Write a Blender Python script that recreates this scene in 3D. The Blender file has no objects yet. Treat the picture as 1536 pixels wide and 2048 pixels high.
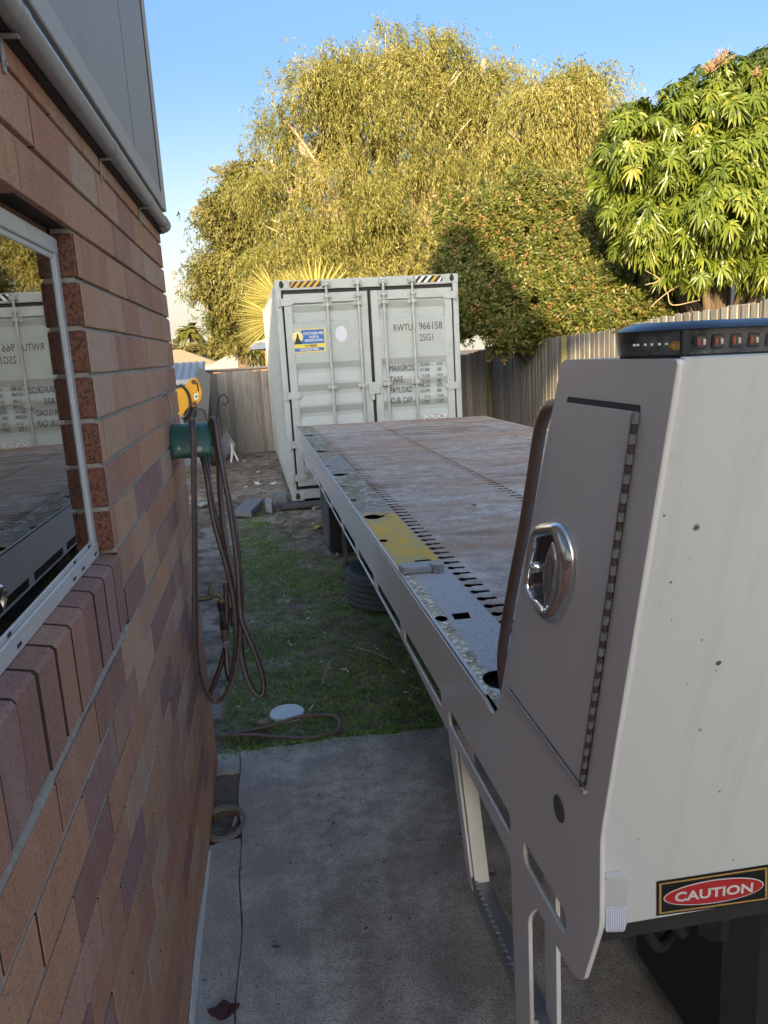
import bpy, bmesh, math, random
import numpy as np
from mathutils import Vector, Matrix
R = math.radians
rng = np.random.default_rng(7)
random.seed(7)
sc = bpy.context.scene
C = sc.collection
# ------------------------------------------------------------------ camera
H = 1.98
F = 1538.0
_v1 = np.array([487-768, 718-1024, F]); _v3 = np.array([420, (F*F-281*420)/306., F])
_Y = _v1/np.linalg.norm(_v1); _D = _v3/np.linalg.norm(_v3); _X = np.cross(_D, _Y)
if _X[0] < 0: _X = -_X
RC = np.stack([_X, _Y, -_D])           # world = RC @ (right, down, forward)
cam = bpy.data.cameras.new('camera'); co = bpy.data.objects.new('camera', cam); C.objects.link(co)
co.matrix_world = Matrix(((RC[0,0], -RC[0,1], -RC[0,2], 0), (RC[1,0], -RC[1,1], -RC[1,2], 0), (RC[2,0], -RC[2,1], -RC[2,2], H), (0,0,0,1)))
cam.sensor_fit = 'VERTICAL'; cam.sensor_height = 36; cam.sensor_width = 27
cam.lens = 36*F/2048; cam.clip_end = 2000; cam.clip_start = .02
sc.camera = co
# ------------------------------------------------------------------ sky, sun, exposure
SUN = Vector((.35, .937, -.2126)).normalized()
w = bpy.data.worlds.new('World'); sc.world = w; w.use_nodes = True
nt = w.node_tree; nt.nodes.clear()
sky = nt.nodes.new('ShaderNodeTexSky'); sky.sky_type = 'NISHITA'; sky.sun_disc = False
sky.sun_elevation = math.atan(.2126); sky.sun_rotation = math.atan2(-.35, -.937)
sky.air_density = 1.0; sky.dust_density = 8.0; sky.ozone_density = 3.6
bg = nt.nodes.new('ShaderNodeBackground'); bg.inputs[1].default_value = .15
wo = nt.nodes.new('ShaderNodeOutputWorld')
tcw = nt.nodes.new('ShaderNodeTexCoord'); sxw = nt.nodes.new('ShaderNodeSeparateXYZ'); mrw = nt.nodes.new('ShaderNodeMapRange'); mrw.interpolation_type = 'SMOOTHERSTEP'
mrw.inputs[1].default_value = -.04; mrw.inputs[2].default_value = .36; mrw.inputs[3].default_value = 1; mrw.inputs[4].default_value = 0
hzw = nt.nodes.new('ShaderNodeMix'); hzw.data_type = 'RGBA'; hzw.inputs[6].default_value = (0, 0, 0, 1); hzw.inputs[7].default_value = (2.1, 1.95, 1.5, 1)   # pale evening haze low in the sky
adw = nt.nodes.new('ShaderNodeMix'); adw.data_type = 'RGBA'; adw.blend_type = 'ADD'; adw.inputs[0].default_value = 1
nt.links.new(tcw.outputs['Generated'], sxw.inputs[0]); nt.links.new(sxw.outputs[2], mrw.inputs[0]); nt.links.new(mrw.outputs[0], hzw.inputs[0])
nt.links.new(sky.outputs[0], adw.inputs[6]); nt.links.new(hzw.outputs[2], adw.inputs[7]); nt.links.new(adw.outputs[2], bg.inputs[0]); nt.links.new(bg.outputs[0], wo.inputs[0])
sl = bpy.data.lights.new('sun', 'SUN'); sl.energy = 4.6; sl.angle = R(.5); sl.color = (1, .78, .45)
so = bpy.data.objects.new('sun', sl); C.objects.link(so); so.rotation_euler = SUN.to_track_quat('-Z', 'Y').to_euler(); so.location = (-6, -25, 14)
vs = sc.view_settings; vs.view_transform = 'Standard'; vs.look = 'None'; vs.exposure = 1.6; vs.gamma = 1
sc.cycles.max_bounces = 12; sc.cycles.diffuse_bounces = 8; sc.cycles.transparent_max_bounces = 8
sc.cycles.sample_clamp_indirect = 6

# ------------------------------------------------------------------ helpers
def at(px, py, y):                      # point on the vertical plane y = const seen at a photo pixel
    d = RC @ np.array([px-768, py-1024, F]); d = d*(y/d[1]); return Vector((d[0], d[1], d[2]+H))
def onz(px, py, z):
    d = RC @ np.array([px-768, py-1024, F]); d = d*((z-H)/d[2]); return Vector((d[0], d[1], d[2]+H))
def rgb(*c): return tuple(c)+(1,)
class NT:
    def __init__(s, name):
        s.m = bpy.data.materials.new(name); s.m.use_nodes = True; s.t = s.m.node_tree; s.t.nodes.clear()
        s.o = s.t.nodes.new('ShaderNodeOutputMaterial'); s.b = s.t.nodes.new('ShaderNodeBsdfPrincipled'); s.t.links.new(s.b.outputs[0], s.o.inputs[0])
        s.tc = s.t.nodes.new('ShaderNodeTexCoord')
    def set(s, i, v):
        if hasattr(v, 'is_linked') or isinstance(v, bpy.types.NodeSocket): s.t.links.new(v, i)
        elif isinstance(v, tuple) and len(v) == 3 and i.type == 'RGBA': i.default_value = v+(1,)
        else: i.default_value = v
    def p(s, **k):
        for n, v in k.items(): s.set(s.b.inputs[{'col':'Base Color','rough':'Roughness','metal':'Metallic','spec':'Specular IOR Level','trans':'Transmission Weight','ior':'IOR','alpha':'Alpha','normal':'Normal','coat':'Coat Weight','coatr':'Coat Roughness','emit':'Emission Strength','ecol':'Emission Color'}[n]], v)
        return s
    def n(s, typ, **k):
        nd = s.t.nodes.new('ShaderNode'+typ)
        for a, v in k.items():
            if a[0] == 'i' and a[1:].isdigit(): s.set(nd.inputs[int(a[1:])], v)
            else: setattr(nd, a, v)
        return nd
    def map(s, scale=(1,1,1), rot=(0,0,0), loc=(0,0,0), src=None):
        m = s.n('Mapping'); s.set(m.inputs[0], src or s.tc.outputs['Object']); m.inputs[1].default_value = loc; m.inputs[2].default_value = rot; m.inputs[3].default_value = scale
        return m.outputs[0]
    def noise(s, scale, detail=4, rough=.6, vec=None, dist=0):
        n = s.n('TexNoise'); s.set(n.inputs['Vector'], vec or s.tc.outputs['Object']); n.inputs['Scale'].default_value = scale; n.inputs['Detail'].default_value = detail; n.inputs['Roughness'].default_value = rough; n.inputs['Distortion'].default_value = dist
        return n.outputs[0]
    def vor(s, scale, vec=None, feature='F1', rnd=1):
        n = s.n('TexVoronoi', feature=feature); s.set(n.inputs['Vector'], vec or s.tc.outputs['Object']); n.inputs['Scale'].default_value = scale; n.inputs['Randomness'].default_value = rnd
        return n.outputs[0]
    def ramp(s, v, pts, interp='LINEAR'):
        r = s.n('ValToRGB'); s.set(r.inputs[0], v); e = r.color_ramp.elements; r.color_ramp.interpolation = interp
        for i, (x, c) in enumerate(pts):
            if not isinstance(c, tuple): c = (c, c, c)
            el = e[i] if i < 2 else e.new(x)
            el.position = x; el.color = c+(1,) if len(c) == 3 else c
        return r.outputs[0]
    def mix(s, f, a, b, mode='MIX'):
        m = s.n('Mix', data_type='RGBA', blend_type=mode); s.set(m.inputs[0], f); s.set(m.inputs[6], a); s.set(m.inputs[7], b); return m.outputs[2]
    def math(s, op, a, b=0., c=0.):
        m = s.n('Math', operation=op); s.set(m.inputs[0], a); s.set(m.inputs[1], b); s.set(m.inputs[2], c); return m.outputs[0]
    def attr(s, name): return s.n('Attribute', attribute_name=name).outputs['Fac']
    def sep(s, v=None):
        x = s.n('SeparateXYZ'); s.set(x.inputs[0], v or s.tc.outputs['Object']); return x.outputs
    def bump(s, h, strength=.3, dist=.01):
        b = s.n('Bump'); s.set(b.inputs['Height'], h); b.inputs['Strength'].default_value = strength; b.inputs['Distance'].default_value = dist; s.p(normal=b.outputs[0]); return s
    def band(s, v, lo, hi, soft):       # 1 between lo and hi
        a = s.n('MapRange', interpolation_type='SMOOTHSTEP'); s.set(a.inputs[0], v); a.inputs[1].default_value = lo-soft; a.inputs[2].default_value = lo+soft
        b = s.n('MapRange', interpolation_type='SMOOTHSTEP'); s.set(b.inputs[0], v); b.inputs[1].default_value = hi-soft; b.inputs[2].default_value = hi+soft; b.inputs[3].default_value = 1; b.inputs[4].default_value = 0
        return s.math('MULTIPLY', a.outputs[0], b.outputs[0])
def mat(name, col, rough=.6, metal=0., var=.15, scale=6, bump=.0, bscale=60, spec=.5, dirt=0., dirtcol=(.12,.1,.08)):
    s = NT(name); n = s.noise(scale, 6)
    c = s.mix(n, tuple(x*(1-var) for x in col), tuple(min(1, x*(1+var)) for x in col))
    if dirt: c = s.mix(s.math('MULTIPLY', s.ramp(s.noise(scale*.37+3, 8, .7), [(.5, 0.), (.72, 1.)]), dirt), c, dirtcol)
    s.p(col=c, rough=s.math('MULTIPLY_ADD', n, .12, rough-.06), metal=metal, spec=spec)
    if bump: s.bump(s.noise(bscale, 5, .7), bump, .004)
    return s.m
def link(name, me, m, parent=None, smooth=None):
    o = bpy.data.objects.new(name, me); C.objects.link(o)
    for q in (m if isinstance(m, (list, tuple)) else [m]): me.materials.append(q)
    if smooth is not None:
        me.polygons.foreach_set('use_smooth', [True]*len(me.polygons))
        if smooth < 180: me.set_sharp_from_angle(angle=R(smooth))
    if parent:
        t = top(parent); me.transform(Matrix.Translation(-t.location)); o.parent = parent
    return o
ROOT = {}
def top(o):
    while o.parent: o = o.parent
    return o
def thing(name, label, cat, loc=(0,0,0), group=None):
    o = bpy.data.objects.new(name, None); C.objects.link(o); o.location = loc; o.empty_display_size = .2
    o['label'] = label; o['category'] = cat
    if group: o['group'] = group
    return o
def tag(o, label, cat, group=None):
    o['label'] = label; o['category'] = cat
    if group: o['group'] = group
    return o
def stuff(o, label, cat): o['kind'] = 'stuff'; o['label'] = label; o['category'] = cat; return o
class MB:
    def __init__(s): s.v = []; s.f = []; s.a = []; s.mi = []
    def add(s, vs, fs, a=0., mi=0):
        b = len(s.v); s.v += [tuple(x) for x in vs]; s.f += [tuple(i+b for i in f) for f in fs]
        s.a += list(a) if isinstance(a, (list, tuple)) else [a]*len(fs); s.mi += [mi]*len(fs); return s
    def box(s, lo, hi, a=0., mi=0, T=None, ch=0.):
        x0,y0,z0 = lo; x1,y1,z1 = hi
        if not ch:
            vs = [(x0,y0,z0),(x1,y0,z0),(x1,y1,z0),(x0,y1,z0),(x0,y0,z1),(x1,y0,z1),(x1,y1,z1),(x0,y1,z1)]
            fs = [(0,3,2,1),(4,5,6,7),(0,1,5,4),(1,2,6,5),(2,3,7,6),(3,0,4,7)]
        else:
            vs = []; idx = {}
            for ix in (0,1):
                for iy in (0,1):
                    for iz in (0,1):
                        P = (x0,x1)[ix], (y0,y1)[iy], (z0,z1)[iz]; sg = (1-2*ix, 1-2*iy, 1-2*iz)
                        for ax in range(3):   # vertex lying on the face normal to ax
                            q = [P[k]+(sg[k]*ch if k != ax else 0) for k in range(3)]
                            idx[(ix,iy,iz,ax)] = len(vs); vs.append(tuple(q))
            g = lambda i,j,k,a: idx[(i,j,k,a)]
            fs = [(g(0,0,0,0),g(0,0,1,0),g(0,1,1,0),g(0,1,0,0)),(g(1,0,0,0),g(1,1,0,0),g(1,1,1,0),g(1,0,1,0)),
                  (g(0,0,0,1),g(1,0,0,1),g(1,0,1,1),g(0,0,1,1)),(g(0,1,0,1),g(0,1,1,1),g(1,1,1,1),g(1,1,0,1)),
                  (g(0,0,0,2),g(0,1,0,2),g(1,1,0,2),g(1,0,0,2)),(g(0,0,1,2),g(1,0,1,2),g(1,1,1,2),g(0,1,1,2))]
            for i in (0,1):
                for j in (0,1):
                    fs += [(g(i,j,0,0),g(i,j,1,0),g(i,j,1,1),g(i,j,0,1)),(g(i,0,j,0),g(i,1,j,0),g(i,1,j,2),g(i,0,j,2)),(g(0,i,j,1),g(1,i,j,1),g(1,i,j,2),g(0,i,j,2))]
                    for k in (0,1): fs.append((g(i,j,k,0),g(i,j,k,1),g(i,j,k,2)))
        if T: vs = [T(*q) for q in vs]
        return s.add(vs, fs, a, mi)
    def prism(s, poly, ax, lo, hi, a=0., mi=0, T=None):   # polygon in the other two axes, extruded along ax
        n = len(poly); mk = lambda p, h: {0:(h,p[0],p[1]),1:(p[0],h,p[1]),2:(p[0],p[1],h)}[ax]
        vs = [mk(p, lo) for p in poly]+[mk(p, hi) for p in poly]
        if T: vs = [T(*q) for q in vs]
        fs = [tuple(range(n)), tuple(range(2*n-1, n-1, -1))]+[(i, (i+1)%n, n+(i+1)%n, n+i) for i in range(n)]
        return s.add(vs, fs, a, mi)
    def tube(s, pts, r, n=10, closed=False, mi=0, cap=True):
        P = [Vector(p) for p in pts]; N = len(P); vs = []; fs = []; at_ = []
        up = Vector((.13,.21,.97)); prev = None
        for i in range(N):
            t = (P[min(i+1,N-1)]-P[max(i-1,0)]).normalized()
            if prev is None:
                x = t.cross(up); x = x.normalized() if x.length > .05 else t.cross(Vector((1,0,0))).normalized()
            else: x = (prev-t*prev.dot(t)).normalized()
            prev = x; y = t.cross(x); rr = r[i] if isinstance(r, (list, tuple, np.ndarray)) else r
            for k in range(n):
                a = 2*math.pi*k/n; vs.append(P[i]+(x*math.cos(a)+y*math.sin(a))*rr)
        for i in range(N-1):
            for k in range(n):
                fs.append((i*n+k, i*n+(k+1)%n, (i+1)*n+(k+1)%n, (i+1)*n+k)); at_.append(k/n)
        if cap: fs += [tuple(range(n-1,-1,-1)), tuple(range((N-1)*n, N*n))]; at_ += [0, 0]
        return s.add(vs, fs, at_, mi)
    def lathe(s, prof, c, ax=2, n=24, mi=0, a=0.):   # profile of (radius, height)
        c = Vector(c); vs = []; fs = []
        for (r, h) in prof:
            for k in range(n):
                t = 2*math.pi*k/n; q = {2:(r*math.cos(t), r*math.sin(t), h), 0:(h, r*math.cos(t), r*math.sin(t)), 1:(r*math.sin(t), h, r*math.cos(t))}[ax]
                vs.append(c+Vector(q))
        for i in range(len(prof)-1):
            for k in range(n): fs.append((i*n+k, i*n+(k+1)%n, (i+1)*n+(k+1)%n, (i+1)*n+k))
        fs += [tuple(range(n-1,-1,-1)), tuple(range((len(prof)-1)*n, len(prof)*n))]
        return s.add(vs, fs, a, mi)
    def build(s, name, m, parent=None, smooth=None, fix=True):
        me = bpy.data.meshes.new(name); me.from_pydata(s.v, [], s.f)
        A = me.attributes.new('rnd', 'FLOAT', 'FACE'); A.data.foreach_set('value', [float(x) for x in s.a])
        me.polygons.foreach_set('material_index', s.mi)
        if fix:
            bm = bmesh.new(); bm.from_mesh(me); bmesh.ops.recalc_face_normals(bm, faces=bm.faces); bm.to_mesh(me); bm.free()
        me.update(); return link(name, me, m, parent, smooth)
def spline(pts, k=8):                   # Catmull-Rom
    P = [np.array(p, float) for p in pts]; P = [2*P[0]-P[1]]+P+[2*P[-1]-P[-2]]; out = []
    for i in range(1, len(P)-2):
        for j in range(k):
            t = j/k; a,b,c,d = P[i-1:i+3]
            out.append(tuple(.5*((2*b)+(c-a)*t+(2*a-5*b+4*c-d)*t*t+(3*b-a-3*c+d)*t**3)))
    return out+[tuple(P[-2])]
def rounded(poly, r, k=5):              # round the corners of a closed 2-D polygon; r number or list
    out = []; n = len(poly)
    for i in range(n):
        p = np.array(poly[i], float); a = np.array(poly[i-1], float); b = np.array(poly[(i+1)%n], float); rr = r[i] if isinstance(r, (list,tuple)) else r
        if rr <= 0: out.append(tuple(p)); continue
        da = (a-p)/np.linalg.norm(a-p); db = (b-p)/np.linalg.norm(b-p)
        rr = min(rr, .49*np.linalg.norm(a-p), .49*np.linalg.norm(b-p)); s0 = p+da*rr; s1 = p+db*rr
        for j in range(k+1):
            t = j/k; out.append(tuple((1-t)**2*s0+2*t*(1-t)*p+t*t*s1))
    return out
def plate2d(name, outers, t, fr, m, parent=None, smooth=None, T=None):   # flat plate with holes: first loop outer, others holes; fr maps (x,y,z)->point, z in -t..0
    cu = bpy.data.curves.new(name, 'CURVE'); cu.dimensions = '2D'; cu.fill_mode = 'BOTH'; cu.extrude = t/2
    for lp in outers:
        sp = cu.splines.new('POLY'); sp.points.add(len(lp)-1); sp.use_cyclic_u = True
        for i, q in enumerate(lp): sp.points[i].co = (q[0], q[1], 0, 1)
    ob = bpy.data.objects.new('tmp', cu); C.objects.link(ob); dg = bpy.context.evaluated_depsgraph_get(); dg.update()
    me = bpy.data.meshes.new_from_object(ob.evaluated_get(dg)); bpy.data.objects.remove(ob); bpy.data.curves.remove(cu)
    me.materials.clear()
    for v in me.vertices: v.co = fr(v.co.x, v.co.y, v.co.z-t/2)
    bm = bmesh.new(); bm.from_mesh(me); bmesh.ops.remove_doubles(bm, verts=bm.verts, dist=1e-5); bmesh.ops.recalc_face_normals(bm, faces=bm.faces); bm.to_mesh(me); bm.free()
    me.name = name
    return link(name, me, m, parent, smooth)
def text_mesh(s, size, origin, xd, yd, nd, xs=1., bold=0., ext=.0012, align='LEFT'):
    cu = bpy.data.curves.new('t', 'FONT'); cu.body = s; cu.size = size; cu.extrude = ext/2; cu.offset = bold; cu.align_x = align; cu.resolution_u = 3
    ob = bpy.data.objects.new('tmp', cu); C.objects.link(ob); dg = bpy.context.evaluated_depsgraph_get(); dg.update()
    me = bpy.data.meshes.new_from_object(ob.evaluated_get(dg)); bpy.data.objects.remove(ob); bpy.data.curves.remove(cu)
    me.materials.clear(); o, xd, yd, nd = map(Vector, (origin, xd, yd, nd))
    vs = [tuple(o+xd*(v.co.x*xs)+yd*v.co.y+nd*v.co.z) for v in me.vertices]; fs = [tuple(p.vertices) for p in me.polygons]
    bpy.data.meshes.remove(me); return vs, fs
def texts(name, items, m, parent, **k):
    b = MB()
    for it in items: b.add(*text_mesh(*it[0], **it[1]))
    return b.build(name, m, parent)

# ------------------------------------------------------------------ materials
def m_brick():
    s = NT('brick'); r = s.attr('rnd')
    base = s.ramp(r, [(0,(.54,.37,.265)),(.14,(.55,.315,.195)),(.28,(.47,.235,.15)),(.42,(.565,.305,.175)),(.58,(.42,.225,.16)),(.74,(.51,.305,.215)),(.88,(.33,.175,.14)),(1,(.34,.205,.185))])
    sp = s.noise(160, 3, .7); big = s.noise(7, 5, .6, vec=s.map((1,1,.35)))
    st = s.noise(30, 6, .75, vec=s.map((1,1,.25)))
    c = s.mix(s.ramp(sp, [(.36,1.),(.47,0.)]), base, s.mix(.55, base, (.09,.06,.05)))
    c = s.mix(s.ramp(s.noise(230, 2, .5), [(.63,0.),(.72,.7)]), c, (.42,.33,.27))
    c = s.mix(s.ramp(st, [(.35,.45),(.6,0.)]), c, s.mix(.4, c, (.12,.075,.065)))
    c = s.mix(s.ramp(big, [(.5,0.),(.75,.3)]), c, (.50,.40,.31))
    geo = s.n('NewGeometry'); nz = s.sep(geo.outputs['Normal'])[1]
    s.p(col=c, rough=.88, spec=.25)
    return s.bump(s.mix(.5, sp, st), .55, .004).m
def m_reveal():
    s = NT('brick_split_end'); sp = s.noise(120, 4, .7)
    c = s.mix(s.ramp(sp, [(.4,1.),(.55,0.)]), (.34,.155,.10), (.14,.065,.045)); c = s.mix(s.ramp(s.noise(190,2), [(.62,0.),(.7,1.)]), c, (.33,.2,.14))
    s.p(col=c, rough=.95, spec=.2); return s.bump(s.noise(70, 6, .8), 1, .01).m
def m_concrete():
    s = NT('weathered_concrete'); big = s.noise(.9, 7, .65); fine = s.noise(130, 4, .7); mid = s.noise(7, 9, .78)
    c = s.mix(s.ramp(big, [(.38,0.),(.60,1.)]), (.39,.36,.315), (.78,.73,.655))
    c = s.mix(s.ramp(mid, [(.42,.65),(.6,0.)]), c, (.22,.20,.172))
    c = s.mix(s.ramp(fine, [(.36,.8),(.5,0.)]), c, (.10,.093,.085)); c = s.mix(s.ramp(fine, [(.58,0.),(.7,.6)]), c, (.55,.53,.49))
    x = s.sep(); edge = s.ramp(s.math('ADD', x[0], s.math('MULTIPLY', mid, .5)), [(.0,.5),(.32,0.)])   # pale worn margin by the joint
    c = s.mix(edge, c, (.46,.44,.41))
    v = s.vor(2.3, s.map(loc=(.4,.2,0))); c = s.mix(s.ramp(s.math('ADD', v, s.math('MULTIPLY', s.noise(40,4), .12)), [(.09,.85),(.12,0.)]), c, (.035,.03,.028))
    v2 = s.vor(7, s.map(loc=(3.1,1.2,0))); c = s.mix(s.ramp(s.math('ADD', v2, s.math('MULTIPLY', s.noise(60,4), .1)), [(.085,.7),(.1,0.)]), c, (.05,.045,.04))
    st = s.noise(1.6, 5, .6, vec=s.map((1,.35,1), loc=(5,2,0))); c = s.mix(s.ramp(st, [(.55,0.),(.72,.55)]), c, (.20,.155,.12))
    br = s.n('TexWave', wave_type='BANDS', bands_direction='X'); s.set(br.inputs[0], s.map((1,.05,1))); br.inputs[1].default_value = 55; br.inputs[2].default_value = 3; br.inputs[3].default_value = 3
    g3 = s.noise(260, 3, .8); c = s.mix(s.ramp(g3, [(.38,.75),(.5,0.)]), c, (.09,.083,.075)); c = s.mix(s.ramp(g3, [(.58,0.),(.68,.6)]), c, (.66,.62,.56))
    pit = s.vor(48); c = s.mix(s.ramp(s.math('ADD', pit, s.math('MULTIPLY', s.noise(25,3), .5)), [(.30,.8),(.38,0.)]), c, (.075,.068,.06))
    s.p(col=c, rough=.92, spec=.2); return s.bump(s.mix(.5, s.mix(.35, fine, br.outputs[1]), g3), .7, .004).m
def m_soil():
    s = NT('soil'); big = s.noise(.8, 8, .65); mid = s.noise(5, 8, .72); f = s.noise(60, 5, .75)
    c = s.mix(s.ramp(big, [(.38,0.),(.64,1.)]), (.25,.195,.15), (.47,.405,.34))
    c = s.mix(s.ramp(mid, [(.40,.8),(.58,0.)]), c, (.09,.07,.053)); c = s.mix(s.ramp(f, [(.35,.7),(.5,0.)]), c, (.035,.027,.02)); c = s.mix(s.ramp(f, [(.6,0.),(.72,.7)]), c, (.46,.42,.36))
    s.p(col=c, rough=.97, spec=.15); return s.bump(s.mix(.5, mid, f), .9, .03).m
def m_deck():
    s = NT('worn_steel_deck'); P = s.map(rot=(0,0,.006)); u, v, z = s.sep(P)
    sc1 = s.noise(3, 9, .7, vec=s.map((1.4,.5,1), rot=(0,0,.3))); rust = s.noise(1.5, 8, .7, vec=s.map((.45,1,1), loc=(4,3,0))); fine = s.noise(90, 6, .75); mot = s.noise(9, 8, .75)
    c = s.mix(sc1, (.54,.475,.41), (.80,.725,.64))
    c = s.mix(s.ramp(mot, [(.4,.8),(.62,0.)]), c, (.34,.25,.195))
    far = s.n('MapRange'); s.set(far.inputs[0], v); far.inputs[1].default_value = 2.5; far.inputs[2].default_value = 8.5; far.inputs[3].default_value = .35; far.inputs[4].default_value = 1
    c = s.mix(s.math('MULTIPLY', s.ramp(rust, [(.5,0.),(.66,.8)]), far.outputs[0]), c, (.52,.32,.19))
    c = s.mix(s.math('MULTIPLY', s.ramp(s.noise(3.5, 9, .8, vec=s.map((.5,1.3,1), loc=(1,7,0))), [(.56,0.),(.7,.85)]), far.outputs[0]), c, (.38,.215,.14))
    blo = s.noise(.9, 7, .72, vec=s.map((.7,1.5,1), loc=(9,2,0))); c = s.mix(s.ramp(blo, [(.47,0.),(.62,.8)]), c, (.44,.285,.185)); c = s.mix(s.ramp(s.noise(1.4, 8, .75, vec=s.map((.6,1.8,1), loc=(3,5,0))), [(.53,0.),(.62,.75)]), c, (.29,.185,.13))
    wv = s.noise(2.2, 3, .5, vec=s.map((.12,3.2,1), rot=(0,0,.35))); c = s.mix(s.ramp(wv, [(.60,0.),(.64,.3),(.68,0.)]), c, (.45,.43,.41))
    sr = s.noise(28, 3, .6, vec=s.map((.05,1,1), rot=(0,0,-.5))); c = s.mix(s.ramp(sr, [(.64,0.),(.7,.4)]), c, (.42,.40,.38))
    c = s.mix(s.ramp(fine, [(.34,.55),(.5,0.)]), c, (.09,.075,.065))
    # rail-side strip: bare steel near, yellow plate, worn olive paint far
    strip = s.band(u, -.2, .197, .003)
    ol = s.noise(5.5, 2, .5, vec=s.map((1.2,.8,1), loc=(2,0,0)), dist=1.6)
    olive = s.mix(s.ramp(ol, [(.44,0.),(.49,1.),(.51,1.),(.56,0.)]), (.30,.25,.155), (.58,.55,.48)); olive = s.mix(s.ramp(mot, [(.45,.6),(.6,0.)]), olive, (.22,.18,.125))
    olive = s.mix(s.ramp(s.noise(1.1,4), [(.45,0.),(.65,.6)]), olive, (.36,.35,.345))
    yel = s.mix(s.ramp(s.noise(12, 8, .75, vec=s.map((1,.25,1), rot=(0,0,.5))), [(.36,0.),(.52,1.)]), (.50,.40,.22), (.72,.455,.08))
    yel = s.mix(s.ramp(s.noise(2.3,3), [(.5,0.),(.7,.75)]), yel, (.40,.35,.25))
    dv = s.math('MULTIPLY_ADD', s.noise(7,4), .5, -.25); vv = s.math('ADD', v, dv)
    c = s.mix(s.math('MULTIPLY', strip, s.band(vv, 4.1, 20, .22)), c, olive)
    c = s.mix(s.math('MULTIPLY', strip, s.band(vv, 2.93, 4.0, .12)), c, yel)
    near = s.mix(s.noise(5, 8, .7), (.43,.425,.425), (.60,.59,.58)); near = s.mix(s.ramp(fine, [(.36,.5),(.5,0.)]), near, (.12,.11,.1))
    c = s.mix(s.math('MULTIPLY', strip, s.band(v, -5, 2.86, .01)), c, near)
    fl = s.math('MULTIPLY', s.band(u, -.2, .052, .012), s.band(v, -5, 2.83, .02))
    flk = s.mix(s.ramp(s.vor(55), [(.3,1.),(.6,0.)]), (.50,.43,.29), (.85,.80,.66)); flk = s.mix(s.ramp(s.noise(45,5,.7), [(.5,0.),(.6,.8)]), flk, (.22,.17,.11))
    c = s.mix(fl, c, flk)
    s.p(col=c, rough=s.ramp(mot, [(.3,.6),(.7,.82)]), metal=.0, spec=.12)
    return s.bump(s.mix(.5, fine, mot), .25, .004).m
def m_white(name='white_paint', col=(.665,.69,.68), dirt=True):
    s = NT(name); n = s.noise(2.2, 6, .6); c = s.mix(n, tuple(x*.93 for x in col), col)
    if dirt:
        ed = s.math('MULTIPLY', s.noise(120, 4, .7), .035)
        for sc_, off, thr in ((13,(0,0,0),.075),(24,(.7,1.3,2.2),.085),(9,(5,3,1),.05),(37,(2,8,4),.075)):
            v = s.vor(sc_, s.map((1,1,1), loc=off)); c = s.mix(s.ramp(s.math('ADD', v, s.math('MULTIPLY', ed, sc_*.14)), [(thr,.92),(thr+.035,0.)]), c, (.02,.018,.015))
        c = s.mix(s.ramp(s.noise(17, 7, .7), [(.62,0.),(.78,.35)]), c, (.30,.28,.25)); c = s.mix(s.ramp(s.noise(16, 5, .7, vec=s.map((1,.15,.05))), [(.52,0.),(.75,.28)]), c, (.36,.34,.30)); c = s.mix(s.ramp(s.noise(70, 3, .6, vec=s.map((1,.3,.04), rot=(0,.2,0))), [(.70,0.),(.76,.3)]), c, (.42,.40,.36))
    s.p(col=c, rough=.32, spec=.5); return s.bump(s.noise(300, 2), .03, .001).m
def m_grey(name='grey_gloss_paint', col=(.82,.805,.79), rough=.30):
    s = NT(name); n = s.noise(3, 6, .6); c = s.mix(n, tuple(x*.9 for x in col), tuple(x*1.08 for x in col))
    c = s.mix(s.ramp(s.noise(22, 8, .75), [(.66,0.),(.8,.4)]), c, (.42,.40,.37))
    s.p(col=c, rough=s.math('MULTIPLY_ADD', n, .15, rough-.05), spec=.5, coat=.3, coatr=.12); return s.bump(s.noise(420, 2), .04, .001).m
def m_fence():
    s = NT('weathered_paling'); r = s.attr('rnd'); g = s.noise(6, 7, .7, vec=s.map((9,9,.5))); g2 = s.noise(20, 5, .7, vec=s.map((6,6,.35)))
    base = s.ramp(r, [(0,(.20,.19,.178)),(.5,(.27,.26,.243)),(1,(.36,.345,.32))])
    c = s.mix(s.ramp(g, [(.36,.7),(.58,0.)]), base, (.16,.13,.105)); c = s.mix(s.ramp(g2, [(.55,0.),(.75,.6)]), c, (.44,.39,.32))
    c = s.mix(s.ramp(s.noise(2.5,6,.7), [(.56,0.),(.7,.55)]), c, (.10,.095,.05))
    s.p(col=c, rough=.92, spec=.2); return s.bump(g2, .5, .006).m
def m_leaf(name, pts, trans=.35, rough=.5, spec=.4, tcol=None):
    s = NT(name); r = s.attr('rnd'); c = s.ramp(r, pts); s.p(col=c, rough=rough, spec=spec)
    tr = s.n('BsdfTranslucent'); s.set(tr.inputs[0], s.mix(1, c, tcol or (1.0,.95,.5), 'MULTIPLY')); mx = s.n('MixShader'); mx.inputs[0].default_value = trans
    s.t.links.new(s.b.outputs[0], mx.inputs[1]); s.t.links.new(tr.outputs[0], mx.inputs[2]); s.t.links.new(mx.outputs[0], s.o.inputs[0]); return s.m
def m_glass(name='window_glass'):
    s = NT(name); fr = s.n('Fresnel'); fr.inputs[0].default_value = 4.0
    gl = s.n('BsdfGlossy'); gl.inputs[0].default_value = (1,1,1,1); gl.inputs[1].default_value = .0
    tr = s.n('BsdfTransparent'); tr.inputs[0].default_value = (.8,.85,.83,1); mx = s.n('MixShader')
    s.t.links.new(fr.outputs[0], mx.inputs[0]); s.t.links.new(tr.outputs[0], mx.inputs[1]); s.t.links.new(gl.outputs[0], mx.inputs[2]); s.t.links.new(mx.outputs[0], s.o.inputs[0]); return s.m
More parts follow.
